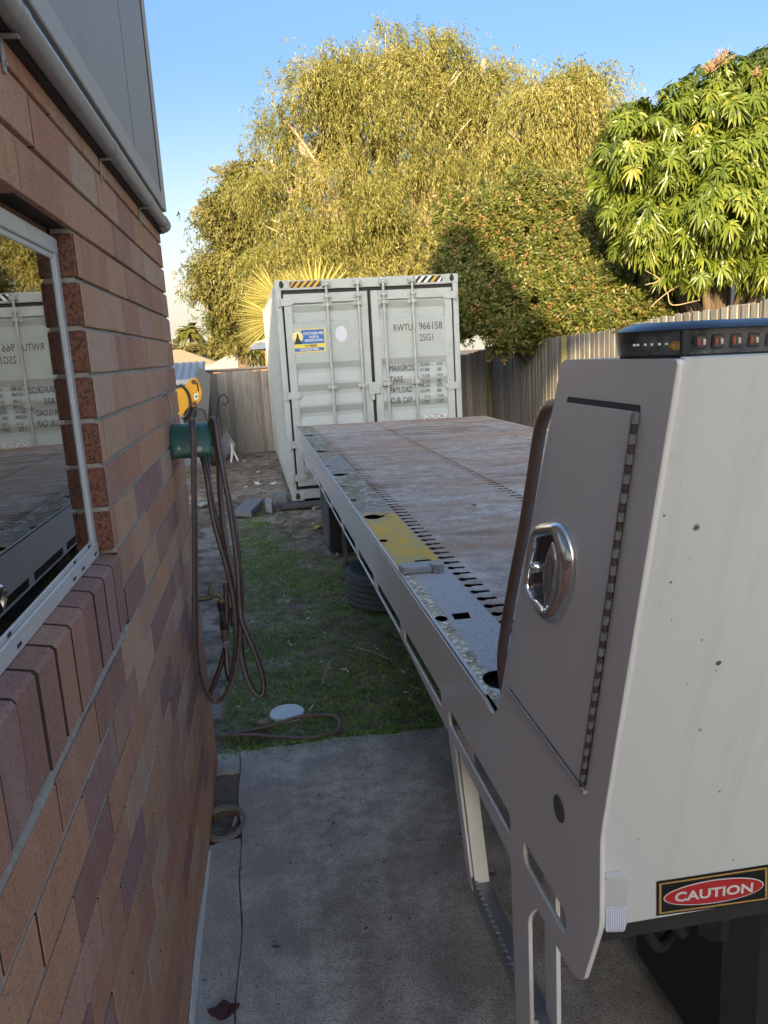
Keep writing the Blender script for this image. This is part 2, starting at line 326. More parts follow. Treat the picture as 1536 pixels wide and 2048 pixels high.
M_BRICK = m_brick(); M_REVEAL = m_reveal(); M_MORTAR = mat('mortar', (.06,.052,.045), .95, var=.35, scale=40, bump=.6, bscale=90, spec=.2, dirt=.5)
M_CONC = m_concrete(); M_SOIL = m_soil(); M_DECK = m_deck(); M_WHITE = m_white(); M_WHITE_CLEAN = m_white('white_enamel', (.80,.80,.78), False); M_GREY = m_grey()
M_RAIL = M_GREY
M_CONT = mat('container_paint', (.385,.43,.42), .45, var=.1, scale=3, dirt=.22, dirtcol=(.22,.21,.19)); M_CONT2 = mat('container_frame_paint', (.42,.46,.45), .5, var=.12, scale=5, dirt=.25, dirtcol=(.2,.17,.14))
M_BLACK = mat('black_rubber', (.018,.02,.02), .7, var=.3); M_TYRE = mat('tyre_rubber', (.075,.075,.078), .75, var=.3, scale=20, bump=.3)
M_DARK = mat('dark_steel', (.028,.028,.03), .55, metal=.2, var=.3, dirt=.3, dirtcol=(.07,.055,.04)); M_STEEL = mat('galvanised_steel', (.36,.37,.37), .45, metal=.6, var=.25, scale=14)
M_ALU = mat('aluminium_frame', (.56,.57,.565), .42, metal=.15, var=.08, dirt=.2); M_GLASS = m_glass()
s = NT('chrome'); s.p(col=(.78,.77,.76), metal=1., rough=.07); M_CHROME = s.m
M_RUST = mat('rusty_tube', (.26,.165,.12), .38, metal=.3, var=.3, scale=12, dirt=.4, dirtcol=(.10,.05,.03)); M_FENCE = m_fence()
M_INK = mat('stencil_ink', (.045,.045,.045), .6, var=.2); M_LABELW = mat('label_white', (.72,.72,.70), .5, var=.05)
M_YEL = mat('label_yellow', (.72,.60,.10), .5, var=.05); M_BLUE = mat('label_blue', (.03,.13,.42), .45, var=.08); M_RED = mat('label_red', (.50,.025,.03), .35, var=.05)
M_GOLD = mat('label_gold', (.50,.30,.09), .4, var=.05); M_INKB = mat('label_black', (.008,.008,.009), .35, var=.1)

# ================================================================== HOUSE WITH THE BRICK SIDE WALL
WA, WM, WY = -.31, .02, 3.65
def W(s_, y, z): return (WA+WM*(y-WY)+s_, y, z)      # wall frame: s_ = out from the brick face
house = thing('brick_house', 'brown brick house with a sliding window and grey clad upper wall beside the path', 'house', (-2.5, 1, 0))
LZ, PZ, BL = 1.760, .105, .302
OY0, OY1, OZ0, OZ1 = -.9, 1.885, 1.53, 2.28          # window opening
br = MB(); jt = .011; mo_perp = []; lim0 = OY1
for k in range(-17, 9):
    z0 = LZ+PZ*k; z1 = z0+PZ-jt
    off = 1.945 if k % 2 == 0 else 2.115
    if z1 < .02: continue
    js = [off+BL*n for n in range(-16, 7)]; js = [j for j in js if j < WY-.06]+[WY]
    for a, b in zip(js[:-1], js[1:]):
        segs = [(a, b)]
        zz0, zz1 = max(z0, .0), z1
        if zz1 > OZ0+.02-.17 and zz0 < OZ1-.03:          # courses cut by the opening and its sill
            lim = OY1 if zz0 > OZ0-.05 else OY1+.018
            if b <= lim+.05 and a > OY0-.3: continue
            if a < lim and a > OY0-.3: segs = [(lim, b)]
        for (p, q) in segs:
            tone = random.choice((.0,.08,.14,.25,.45,.58,.74,.74)) if z0 > 1.7 else random.random()
            jx = random.uniform(-.0007, .0007); zj = random.uniform(-.0015, .0015)
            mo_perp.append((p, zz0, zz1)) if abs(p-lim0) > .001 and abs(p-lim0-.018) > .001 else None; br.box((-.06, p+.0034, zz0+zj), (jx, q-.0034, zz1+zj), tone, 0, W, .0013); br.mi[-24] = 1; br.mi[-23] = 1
# sill of bricks on edge, sloping outwards
for n in range(27):
    y1 = OY1+.016-.1027*n; y0 = y1-.1027+.009; t = random.choice([.86,.6,.9,1.,.95,.58,.97])
    z0 = 1.362+random.uniform(-.003,.003); e = random.uniform(-.003,.003)
    prof = [(-.11, z0), (.004+e, z0), (.004+e, 1.524), (-.002+e, 1.531), (-.11, 1.553)]
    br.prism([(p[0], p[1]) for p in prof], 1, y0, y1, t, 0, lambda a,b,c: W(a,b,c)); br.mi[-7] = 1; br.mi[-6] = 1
br.build('brick_wall', [M_BRICK, mat('joint_shade_dirt', (.07,.055,.045), .95, var=.5, scale=60, spec=.1)], house, None)  # brick ends coloured dark for the shade and dirty mortar between bricks
# split brick ends that line the window reveal
rv = MB()
for k in range(-3, 5):
    z0 = LZ+PZ*k; a = max(z0, OZ0+.02); b = min(z0+PZ-jt, OZ1-.002)
    if b-a > .02: rv.box((-.105, OY1-.004, a), (-.003, OY1+.05, b), random.random(), 0, W, .004)
rv.build('reveal_brick', M_REVEAL, house)
mo = MB()
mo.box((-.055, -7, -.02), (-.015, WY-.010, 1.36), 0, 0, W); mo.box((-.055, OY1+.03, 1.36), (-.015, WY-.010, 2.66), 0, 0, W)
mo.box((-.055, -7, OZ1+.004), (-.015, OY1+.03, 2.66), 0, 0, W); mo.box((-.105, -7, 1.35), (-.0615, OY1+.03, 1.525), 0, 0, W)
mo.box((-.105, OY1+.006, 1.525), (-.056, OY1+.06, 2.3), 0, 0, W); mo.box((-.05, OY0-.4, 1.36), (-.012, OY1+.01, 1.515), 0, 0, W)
for p, a, b_ in mo_perp: mo.box((-.05, p-.0045, a), (-.0065, p+.0045, b_), 0, 0, W)  # dark fill standing for the shade inside the raked upright joints
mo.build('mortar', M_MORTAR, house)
bj = MB()
for k in range(-16, 9):
    z1 = LZ+PZ*k; z0 = z1-jt-.0015; ya = -7
    if z1 < .03 or z1 > 2.66: continue
    if z1 > 1.375 and z1 < OZ1+.02: ya = OY1+(.022 if z1 < OZ0+.03 else .002)
    y = ya
    while y < WY-.012:
        y2 = min(y+.35, WY-.012); e = random.uniform(-.0012,.0012)
        bj.prism([(-.05, z0), (-.0035+e, z0), (-.0125+e, z1+.0005), (-.05, z1+.0005)], 1, y, y2, random.random(), 0, W); y = y2
bj.build('bed_joint', mat('pale_mortar', (.40,.37,.32), .95, var=.4, scale=45, bump=.8, bscale=120, spec=.2, dirt=.55, dirtcol=(.18,.16,.135)), house)
# dark room and back of the house behind the brick skin
M_ROOM = mat('dim_room', (.045,.042,.04), .9, var=.2); M_VEIL = mat('pale_veil', (.50,.49,.47), .9, var=.2)
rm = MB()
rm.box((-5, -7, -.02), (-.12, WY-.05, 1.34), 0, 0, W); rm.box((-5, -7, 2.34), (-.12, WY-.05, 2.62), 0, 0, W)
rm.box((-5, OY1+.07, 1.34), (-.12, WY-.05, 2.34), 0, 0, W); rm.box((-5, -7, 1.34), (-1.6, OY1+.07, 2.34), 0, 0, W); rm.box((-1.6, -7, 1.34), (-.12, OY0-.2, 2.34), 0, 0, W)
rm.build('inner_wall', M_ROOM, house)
b = MB(); n = 90; ys_ = np.linspace(OY0-.1, OY1+.05, n); vs = [W(-.17+.012*math.sin(i*1.3), y, z) for z in (1.40, 2.32) for i, y in enumerate(ys_)]; b.add(vs, [(i, i+1, n+i+1, n+i) for i in range(n-1)]); b.build('veil_sheet', M_VEIL, house, None, False)  # pale rippled sheet added behind the glass to brighten the pane
# timber strip over the window head
tb = MB(); tb.box((-.10, OY0, OZ1-.012), (-.055, OY1, OZ1+.003), 0, 0, W); tb.build('lintel_strip', mat('old_timber', (.16,.09,.05), .9, var=.5, scale=30, bump=.4), house)
# sliding window
win = MB(); FS = -.036
def fb(y0, y1, z0, z1, s0=FS-.03, s1=FS, b=win): b.box((s0, y0, z0), (s1, y1, z1), 0, 0, W, .002)
fz0, fz1 = 1.540, 2.262
fb(OY0, OY1-.004, fz0, fz0+.034); fb(OY0, OY1-.004, fz1-.034, fz1); fb(OY1-.036, OY1-.004, fz0, fz1, FS-.03, FS-.0015)
fb(OY0, OY1-.036, fz0+.034, fz0+.046, FS-.03, FS-.005); fb(OY0, OY1-.036, fz1-.047, fz1-.034, FS-.03, FS-.005); fb(OY1-.045, OY1-.036, fz0+.034, fz1-.034, FS-.03, FS-.005)
fb(1.13, 1.168, fz0+.034, fz1-.034, FS-.03, FS-.003); fb(OY0, 1.13, fz0+.034, fz0+.075, FS-.03, FS-.003)
wf = win.build('window_frame', M_ALU, house)
g = MB(); g.box((FS-.0115, OY0, fz0+.03), (FS-.0075, OY1-.03, fz1-.03), 0, 0, W); g.build('pane', M_GLASS, wf)
for y in (1.83, 1.70, 1.62, 1.24): b = MB(); b.box((FS-.001, y, fz0+.010), (FS+.0008, y+.022, fz0+.016), 0, 0, W); b.build('drain_slot', M_BLACK, wf)
for y in (1.80, 1.66, 1.22): b = MB(); b.box((FS-.0065, y, fz0+.036), (FS-.0042, y+.018, fz0+.042), 0, 0, W); b.build('drain_slot', M_BLACK, wf)
lt = MB(); lt.tube(spline([W(FS-.02, 1.19, 1.63), W(FS-.005, 1.215, 1.66), W(FS-.005, 1.235, 1.64), W(FS-.02, 1.225, 1.60)]), .005, 6); lt.build('latch', M_CHROME, wf, 60)
# upper clad wall
M_CLAD = mat('grey_cladding', (.33,.33,.325), .62, var=.07, scale=2.5, dirt=.15); M_TRIM = mat('grey_trim', (.42,.40,.37), .6, var=.08)
cl = MB(); CZ = 2.632
cl.box((-5, -7, CZ), (.026, 3.60, 3.65), 0, 0, W); cl.build('upper_cladding', M_CLAD, house)
tr = MB(); tr.box((-.02, -7, CZ-.006), (.034, 3.655, CZ+.058), 0, 0, W, .003); tr.box((-.30, 3.612, CZ-.004), (.0365, 3.68, 3.66), 0, 0, W, .004)
tr.build('corner_trim', M_TRIM, house)
db = MB(); db.box((-.02, 3.596, CZ+.05), (.029, 3.612, 3.65), 0, 0, W); db.box((-.02, -7, CZ+.0575), (.0275, 3.60, CZ+.061), 0, 0, W); db.box((-.10, -7, CZ-.10), (.018, 3.64, CZ-.006), 0, 0, W)
db.build('shadow_gap', M_BLACK, house)
for y in (1.05, 2.9):
    j = MB(); j.box((.0255, y, CZ+.06), (.0268, y+.004, 3.65), 0, 0, W); j.build('panel_joint', M_DARK, house)
# grey waste pipe under the cladding, with saddle clips
PVC = mat('grey_pvc', (.29,.295,.30), .38, var=.08, dirt=.2)
pipe = MB(); px_, pz_ = .033, 2.556
pipe.tube([W(px_, -3, pz_)]+[W(px_, y, pz_) for y in np.linspace(-2, 3.50, 8)], .0225, 16)
ppo = pipe.build('waste_pipe', PVC, house, 50)
el = MB(); el.tube([W(px_, 3.46, pz_)]+[W(px_-.06*(1-math.cos(t))*1.0, 3.56+.075*math.sin(t), pz_-.0*t) for t in np.linspace(0, 1.57, 8)]+[W(px_-.30, 3.635, pz_)], .0265, 16)
el.build('elbow', PVC, ppo, 50)
for y in (1.50, 2.32, 3.02):
    c = MB(); c.tube([W(px_, y-.006, pz_), W(px_, y-.0005, pz_), W(px_, y+.0005, pz_), W(px_, y+.006, pz_)], [.0242]*4, 16)
    c.box((.001, y-.008, pz_-.085), (.005, y+.008, pz_-.025), 0, 0, W, .001); c.box((.001, y-.008, pz_-.030), (px_, y+.008, pz_-.0255), 0, 0, W, .001)
    c.tube([W(.005, y, pz_-.07), W(.009, y, pz_-.07)], .004, 8); c.build('saddle_clip', M_STEEL, ppo, 40)
    q = MB(); q.tube([W(px_, y-.035, pz_), W(px_, y-.028, pz_)], .0237, 16); q.build('joint_ring', PVC, ppo, 40)
# pale damp strip at the foot of the wall
bs = MB()
pts = [(y, .055+.012*math.sin(y*9)+.01*random.random()) for y in np.linspace(.8, 2.92, 40)]
for (a, ha), (b, hb) in zip(pts[:-1], pts[1:]):
    taper = lambda y: 1 if y < 2.5 else max(.15, 1-(y-2.5)/.42)
    bs.prism([(.002, 0), (.010, 0), (.005, ha*taper(a)), (.002, ha*taper(a))], 1, a, b, 0, 0, lambda p,q,r: W(p,q,r))
bs.build('damp_strip', mat('white_sealant', (.62,.66,.70), .6, var=.15, dirt=.3), house)

# ================================================================== GROUND, PATH, DRAIN
def grid_axis(segs):
    out = []
    for a, b, d in segs: out += list(np.arange(a, b-1e-6, d))
    return np.array(out+[segs[-1][1]])
gx = grid_axis([(-300,-60,60),(-60,-10,10),(-10,-1.5,1.2),(-1.5,5.5,.07),(5.5,12,1.2),(12,60,12),(60,300,60)])
gy = grid_axis([(-300,-60,60),(-60,-4,8),(-4,3.5,.7),(3.5,12,.06),(12,19,.12),(19,40,2),(40,100,15),(100,400,75)])
X, Y = np.meshgrid(gx, gy)
def fbm(x, y, f, seed):
    r = np.random.default_rng(seed); z = 0
    for i in range(7):
        a = r.uniform(0, 6.28); k = f*(1.5**i); z = z+np.sin(k*(x*np.cos(a)+y*np.sin(a))+r.uniform(0,6.28)+1.5*np.sin(.6*k*(y*np.cos(a)-x*np.sin(a))+r.uniform(0,6)))/(1.35**i)
    return z/3.
def gheight(x, y):
    n = fbm(x, y, 2.2, 1); n2 = fbm(x, y, 9, 2)
    dirt = 1/(1+np.exp(-(y-8.8)*3))
    z = -.022+.010*n+.008*n2+dirt*(.030*n+.014*n2)
    rut = np.exp(-((y-9.35-.2*np.sin(x*1.3))/.32)**2)*.05; z = z+rut*np.clip(.5+n2*1.2, -.3, 1.3)
    z = np.where(y > 16.9, z*.2-.02, z)
    near = np.clip((y-3.75)/.35, 0, 1); z = z*near+(-.03)*(1-near)
    inside = (x > -2) & (x < 6) & (y > 3.5) & (y < 20)
    return np.where(inside, z, -.035)
Z = gheight(X, Y); nx, ny = len(gx), len(gy)
vs = np.stack([X.ravel(), Y.ravel(), Z.ravel()], 1); idx = np.arange(nx*ny).reshape(ny, nx)
fs = np.stack([idx[:-1,:-1].ravel(), idx[:-1,1:].ravel(), idx[1:,1:].ravel(), idx[1:,:-1].ravel()], 1)
me = bpy.data.meshes.new('ground'); me.from_pydata(vs.tolist(), [], fs.tolist()); gr = link('ground', me, M_SOIL, None, 180); gr['kind'] = 'structure'
# concrete path: main slab with a broken edge, and a narrow strip along the house with a round drain hole
fr0 = lambda x, y, z: Vector((x, y, z))
edge = [(x, 3.725+.012*math.sin(x*7)+random.uniform(-.012,.012)-.03*x) for x in np.linspace(-.182, 7, 110)]
def crack(y): return -.196+.010*math.sin(y*3.1)+.006*math.sin(y*11)-.008*(3.7-y)
left = [(crack(y)+.006, y) for y in np.linspace(-4, 3.72, 90)]
slab = plate2d('path', [left+edge+[(7, -4)]], .12, fr0, M_CONC); slab['kind'] = 'structure'
DX, DY, DR = -.268, 3.115, .085
wl = [(W(-.03, y, 0)[0], y) for y in (3.745, -4)]
hole = [(DX+(DR+.022)*math.cos(t), DY+(DR+.042)*math.sin(t)) for t in np.linspace(0, 2*math.pi, 28)[:-1]]
arc = [(DX+(DR+.024)*math.cos(t), DY+(DR+.044)*math.sin(t)) for t in np.linspace(-2.0, 2.0, 22)]
arc = [(max(x, W(.004, y, 0)[0]), y) for x, y in arc]
cr = [(crack(y), y) for y in np.linspace(-4, 3.735, 90)]
def clip_cr(lo, hi): return [q for q in cr if lo < q[1] < hi]
# the strip is cut in two by the drain; a hollow of soil lies between the drain and its last piece
s1_ = [(W(-.03, -4, 0)[0], -4)]+clip_cr(-4.1, 2.985)+[(crack(2.99), 2.99), (-.25, 2.985), (-.30, 2.975), (W(-.03, 2.96, 0)[0], 2.96)]
s2_ = [(W(-.03, 3.55, 0)[0], 3.55), (-.27, 3.56), (-.24, 3.545), (crack(3.55), 3.55)]+clip_cr(3.56, 3.74)+[(crack(3.735), 3.738), (-.25, 3.75), (W(-.03, 3.73, 0)[0], 3.73)]
for k_, q in enumerate((s1_, s2_)):
    o = plate2d('path_strip', [q], .10, lambda x, y, z: Vector((x, y, z-.004)), M_CONC); o['kind'] = 'structure'
hs = MB(); hs.box((-.345, 2.9, -.5), (-.17, 3.6, -.42)); 
hz = plate2d('soil_hollow', [[(-.36, 3.235), (-.25,3.25), (-.20, 3.26), (-.188, 3.4), (-.188, 3.58), (-.36, 3.58)]], .02, lambda x, y, z: Vector((x, y, z-.022)), mat('dark_soil', (.17,.145,.115), .98, var=.5, scale=25, bump=.9, bscale=50, spec=.1)); hz['kind'] = 'structure'
dr = thing('drain', 'round open drain pipe set in the concrete at the foot of the brick wall', 'drain', (DX, DY, 0))
M_CLAY = mat('stained_pipe_rim', (.20,.185,.155), .8, var=.35, scale=25, dirt=.6, bump=.4); M_CLAYIN = mat('brown_pipe_inside', (.16,.10,.06), .6, var=.4, scale=12, dirt=.4)
def arc_wall(r0, r1, z0, z1, m, name):
    b = MB(); N = 40; T = np.linspace(-2.35, 2.35, N); vs = []; fs = []
    for t in T:
        for (r, z) in ((r0, z0), (r0, z1), (r1, z1), (r1, z0)):
            x = DX+r*math.cos(t); y = DY+r*1.35*math.sin(t); vs.append((max(x, W(.003, y, 0)[0]), y, z))
    for i in range(N-1):
        for k in range(4): fs.append((i*4+k, i*4+(k+1)%4, i*4+4+(k+1)%4, i*4+4+k))
    b.add(vs, fs); return b.build(name, m, dr, 40)
arc_wall(DR-.004, DR+.012, -.03, .008, M_CLAY, 'rim'); arc_wall(DR-.012, DR-.0045, -.16, -.012, M_CLAYIN, 'inner_pipe')
arc_wall(DR+.012, DR+.03, -.05, -.008, mat('dark_joint', (.05,.043,.035), .95, var=.5, scale=60), 'joint')
b = MB(); b.prism([(DX+.09*math.cos(t), DY+.12*math.sin(t)) for t in np.linspace(0, 6.28, 20)[:-1]], 2, -.16, -.115); b.build('silt', mat('silt', (.07,.06,.05), .95, var=.6, scale=70, bump=.8), dr)
b = MB(); b.tube([(DX+.02, DY-.06, -.06), (DX+.05, DY+.075, -.03)], .009, 10); b.tube([(DX-.0, DY-.075, -.10), (DX+.05, DY-.02, -.08)], .011, 10); b.build('pipe_offcut', mat('pale_pvc', (.42,.41,.38), .6, var=.2, dirt=.5), dr, 50)

# white inspection cap, garden hose lying on the grass, stone
cp = onz(574, 1424, .0)
b = MB(); b.lathe([(.098,-.03),(.098,.004),(.094,.010),(.03,.012),(.0,.012)], (cp.x, cp.y, -.006), n=36); o = b.build('inspection_cap', mat('chalky_white_plastic', (.60,.66,.68), .55, var=.08, scale=9, dirt=.25), None, 40)
tag(o, 'round white plastic inspection cap lying in the grass near the path edge', 'drain cap')
def m_hose():
    s = NT('striped_hose'); r = s.attr('rnd')
    st = s.ramp(r, [(0,(.03,.026,.028)),(.10,(.30,.13,.10)),(.17,(.13,.11,.11)),(.26,(.03,.026,.028)),(.52,(.28,.12,.09)),(.60,(.03,.026,.028)),(.78,(.15,.125,.125)),(.86,(.03,.026,.028))], 'CONSTANT')
    s.p(col=s.mix(s.ramp(s.noise(40,5), [(.5,0.),(.7,.4)]), st, (.16,.14,.12)), rough=.42, spec=.5); return s.m
M_HOSE = m_hose(); M_HOSE2 = mat('faded_hose', (.135,.098,.09), .6, var=.25, scale=20, dirt=.3)
def zz5(x, y): return (390+x/4.1514, 1380+y/4.1514)
gp = [onz(*zz5(*q), .008) for q in [(150,372),(290,372),(400,345),(620,290),(780,250),(860,232),(1000,203),(1110,203),(1180,235),(1205,280),(1180,330),(1090,365),(1000,395),(900,398),(700,382),(500,376),(300,380),(150,386)]]
gp = [Vector((p.x, p.y, max(p.z, .006)+.006*math.sin(i*1.7))) for i, p in enumerate(gp)]
b = MB(); b.tube(spline(gp, 8), .0098, 10); o = b.build('ground_hose', M_HOSE2, None, 180); tag(o, 'faded brown garden hose looped on the grass beside the white cap', 'garden hose')
p = onz(*zz5(560, 265), .015); bm = bmesh.new(); bmesh.ops.create_icosphere(bm, subdivisions=3, radius=.024)
for v in bm.verts: v.co *= 1+.15*math.sin(v.co.x*90)*math.cos(v.co.y*70); v.co.x *= 1.35; v.co.z *= .75; v.co += p
me = bpy.data.meshes.new('stone'); bm.to_mesh(me); bm.free(); o = link('stone', me, mat('stone', (.20,.17,.14), .9, var=.3, scale=40), None, 180); tag(o, 'small brown stone between the white cap and the hose', 'stone')

# ================================================================== HOSE HANGER, HOSE, TAP
HY = 3.27
hang = thing('hose_hanger', 'green metal hose hanger bracket wired to the brick wall', 'hose hanger', (-.25, HY, 1.62))
M_GREEN = mat('chipped_green_enamel', (.030,.105,.085), .42, var=.2, scale=9, dirt=.12, dirtcol=(.4,.43,.4))
b = MB(); N = 18; prof = [(HY-.125*math.cos(t)*1.0, 1.612+.122*math.sin(t)) for t in np.linspace(-.05, math.pi*.97, N)]
vs = []; fs = []
for (y, z) in prof:
    for x in (-.325, -.30, -.20, -.168, -.156): vs.append((x, y, z-(.012 if x > -.16 else 0)))
for i in range(N-1):
    for k in range(4): fs.append((i*5+k, i*5+k+1, i*5+5+k+1, i*5+5+k))
b.add(vs, fs); o = b.build('curved_saddle', M_GREEN, hang, 180, False); md = o.modifiers.new('s', 'SOLIDIFY'); md.thickness = .003
b = MB(); b.box((-.335, HY-.10, 1.60), (-.322, HY+.10, 1.725), 0, 0, None, .003); b.build('back_plate', M_GREEN, hang)
for (dx, a, r) in ((-.285,.28,.007),(-.205,.22,.011)):
    b = MB(); t = a; y = HY-.125*math.cos(t)-.0015; z = 1.612+.122*math.sin(t); b.lathe([(r, -.002), (r*.8, .002), (0, .003)], (dx, y-.001, z), 1, 10); b.build('bare_patch', mat('bare_primer', (.42,.45,.43), .6, var=.2), hang)
b = MB(); nail = W(.004, 3.20, 1.868)
b.tube([nail, (-.30, 3.19, 1.80), (-.297, 3.17, 1.742)], .0022, 6); b.tube([nail, (-.305, 3.21, 1.80), (-.290, 3.20, 1.735)], .0022, 6)
b.tube(spline([W(.002, 3.05, 1.862), W(.006, 3.12, 1.868), nail]), .002, 6)
b.tube(spline([tuple(Vector(nail)+Vector((.004*math.cos(t), .014*math.sin(t*1.0), .014*math.cos(t)))) for t in np.linspace(0, 9, 16)], 3), .0026, 6); b.build('tie_wire', M_STEEL, hang, 180)
def zhp(x, y, d): return at(320+x/3.0125, 740+y/3.0125, d)
b = MB(); b.tube(spline([zhp(325,310,3.2), zhp(338,300,3.2), zhp(346,250,3.2), zhp(352,185,3.2), zhp(372,150,3.2), zhp(402,160,3.2), zhp(410,185,3.2), zhp(395,208,3.2), zhp(372,205,3.2)], 6), .0022, 6); b.build('wire_hook', M_DARK, hang, 180)
hose = thing('garden_hose', 'dark striped garden hose hung in long coils over the green hanger', 'garden hose', (-.2, 3.15, 1.0))
D1 = 3.12
paths = [
 [(190,330,3.3),(192,312,3.24),(200,306,3.18),(200,330,3.14),(203,450,3.12),(206,700,3.10),(211,1050,3.08),(213,1400,3.06),(218,1700,3.05),(245,1870,3.05),(288,1965,3.05),(335,1998,3.05),(390,1965,3.05),(430,1880,3.06),(462,1740,3.07),(478,1560,3.08),(470,1400,3.09),(440,1250,3.10),(405,1080,3.11),(375,900,3.12),(360,700,3.13),(352,520,3.15),(330,360,3.2),(318,310,3.24)],
 [(305,330,3.28),(312,300,3.22),(325,296,3.18),(338,330,3.14),(352,430,3.12),(380,600,3.10),(410,760,3.09),(436,920,3.08),(458,1080,3.07),(474,1240,3.06),(482,1400,3.06),(492,1500,3.05),(530,1600,3.04),(580,1720,3.03),(615,1830,3.03),(625,1920,3.03),(605,1962,3.03),(565,1935,3.04),(520,1840,3.06),(492,1720,3.08),(484,1560,3.10),(488,1420,3.12),(482,1250,3.13),(470,1100,3.14),(440,900,3.15),(400,700,3.16),(366,520,3.18),(340,360,3.24)],
 [(250,512,3.30),(266,560,3.26),(286,660,3.22),(305,800,3.2),(330,930,3.18),(366,1060,3.16),(405,1200,3.14),(437,1340,3.12),(455,1500,3.11),(458,1650,3.10),(445,1790,3.10),(425,1870,3.11),(410,1830,3.13),(400,1760,3.15),(398,1680,3.17)],
 [(280,505,3.3),(288,600,3.26),(300,720,3.22),(330,860,3.2),(380,1010,3.17),(420,1150,3.15),(450,1290,3.13),(466,1450,3.12),(468,1600,3.115),(455,1760,3.11),(432,1870,3.12)],
 [(395,1280,3.32),(398,1350,3.32),(402,1430,3.32),(400,1560,3.32),(390,1680,3.33),(365,1780,3.36),(330,1880,3.42),(300,1950,3.52)],
]
b = MB()
for pth in paths: b.tube(spline([zhp(*q) for q in pth], 7), .0118, 14)
b.build('hose_coil', M_HOSE, hose, 180)
tapo = thing('garden_tap', 'old greenish brass garden tap on the brick wall with a black hose fitting', 'tap', (-.25, 3.3, 1.0))
M_BRASS = mat('dull_brass', (.17,.155,.11), .5, metal=.5, var=.35, scale=25, dirt=.4)
def tz(x, y, d=3.32): return zhp(x, y, d)
b = MB(); b.tube([W(-.01, 3.32, tz(240,1378).z)]+[tuple(tz(*q)) for q in ((262,1378),(290,1372),(312,1360))], [.013,.013,.0135,.015], 12)
b.tube(spline([tz(305,1362), tz(330,1352), tz(355,1356), tz(372,1378), tz(374,1392)], 5), [.0125]*16+[.012]*5, 12); b.build('tap_body', M_BRASS, tapo, 60)
b = MB(); c = tz(308, 1350); b.lathe([(.015,0),(.016,.006),(.012,.010),(.012,.020),(.009,.024),(.009,.03),(.004,.031),(.004,.048)], c, n=14); b.build('bonnet', M_BRASS, tapo, 40)
b = MB(); hz_ = c.z+.05; b.tube([(c.x-.026, c.y, hz_), (c.x-.012, c.y, hz_+.003), (c.x, c.y, hz_+.004), (c.x+.012, c.y, hz_+.003), (c.x+.026, c.y, hz_)], [.0055,.004,.007,.004,.0055], 8); b.build('tee_handle', M_BRASS, tapo, 60)
def seg(name, pa, pb, ra, rb, m):
    b = MB(); A, B = tz(*pa), tz(*pb); b.tube([A, A+(B-A)*.1, B-(B-A)*.1, B], [ra*.93, ra, rb, rb*.93], 14); return b.build(name, m, tapo, 40)
M_ORANGE = mat('orange_ring', (.42,.10,.03), .5)
seg('brass_collar', (368,1378), (370,1396), .0185, .0185, mat('bright_brass', (.42,.27,.13), .4, metal=.5))
seg('tap_adaptor', (370,1396), (375,1450), .0195, .018, M_BLACK); seg('connector_neck', (374,1450), (383,1515), .0135, .0165, mat('dark_plastic', (.04,.043,.05), .4))
seg('valve', (384,1515), (388,1560), .019, .019, M_BLACK); seg('grip_ring', (388,1562), (392,1622), .017, .0185, mat('grey_grip', (.10,.085,.08), .6)); seg('orange_band', (388,1562), (388,1568), .0186, .0186, M_ORANGE); seg('orange_band', (392,1614), (392,1621), .0192, .0192, M_ORANGE)
seg('hose_nut', (395,1630), (398,1672), .0165, .0155, mat('grey_plastic', (.27,.27,.27), .5))
b = MB(); A = tz(405, 1440); b.tube([A, A+Vector((.018,0,0)), A+Vector((.022,0,-.02))], .007, 8); b.box((A.x+.008, A.y-.008, A.z-.085), (A.x+.017, A.y+.008, A.z-.012), 0, 0, None, .003); b.build('side_lever', M_BLACK, tapo)

# ================================================================== TILT-TRAY TRUCK (tray, headboard with locker, step, wheels)
TU, TK, TR = .505, .006, .0157
def T(u, v, h): return Vector((TU+TK*v+u, v-TK*u, h-TR*u))          # h is height above the ground
truck = thing('tray_truck', 'white and grey tray truck with a long worn steel deck parked beside the brick house', 'truck', (TU, 0, 0))
DK = H-.855                                                          # deck height
def zr(z): return H+z
# --- side plate: one laser-cut sheet, rail and headboard cheek
outer = [(9.62, zr(-.853)), (1.735, zr(-.866)), (1.655, zr(-.875)), (1.617, zr(-.845)), (1.213, zr(-.030)), (.860, zr(-.029)), (1.068, zr(-.812)), (1.070, zr(-.985)), (1.142, zr(-1.165)), (1.215, zr(-1.19)),
         (1.375, zr(-1.187)), (1.432, zr(-1.255)), (1.432, zr(-1.70)), (1.532, zr(-1.70)), (1.545, zr(-1.190)), (2.09, zr(-1.160)), (2.21, zr(-1.160)), (2.9, zr(-1.128)), (9.62, zr(-1.10))]
rad = [0, .02, .03, .05, .02, .01, .02, .02, .03, .04, .02, .03, 0, 0, .03, .02, .02, .1, 0]
def slot(v0, v1, z0, z1, r=.02): return rounded([(v0, zr(z0)), (v1, zr(z0)), (v1, zr(z1)), (v0, zr(z1))], r, 4)
holes = [slot(1.215, 1.452, -1.132, -1.074), slot(1.540, 2.112, -1.128, -1.070)]
v = 2.205
for L in (.60, .60, .60, .60, .60, .60, .60, .60, .60, .60, .6):
    if v+L < 9.5: holes.append(slot(v, v+L, -1.115, -1.062, .012))
    v += L+.075
plate2d('side_plate', [rounded(outer, rad, 6)]+holes, .010, lambda a, b, c: T(-c-.0, a, b), M_GREY, truck)
# bright worn top edge of the rail
b = MB(); b.box((.0005, 1.72, zr(-.8525)), (.0105, 9.62, zr(-.8500)), 0, 0, T); b.build('rail_edge', mat('worn_pale_edge', (.52,.54,.55), .45, metal=.1, var=.1), truck)
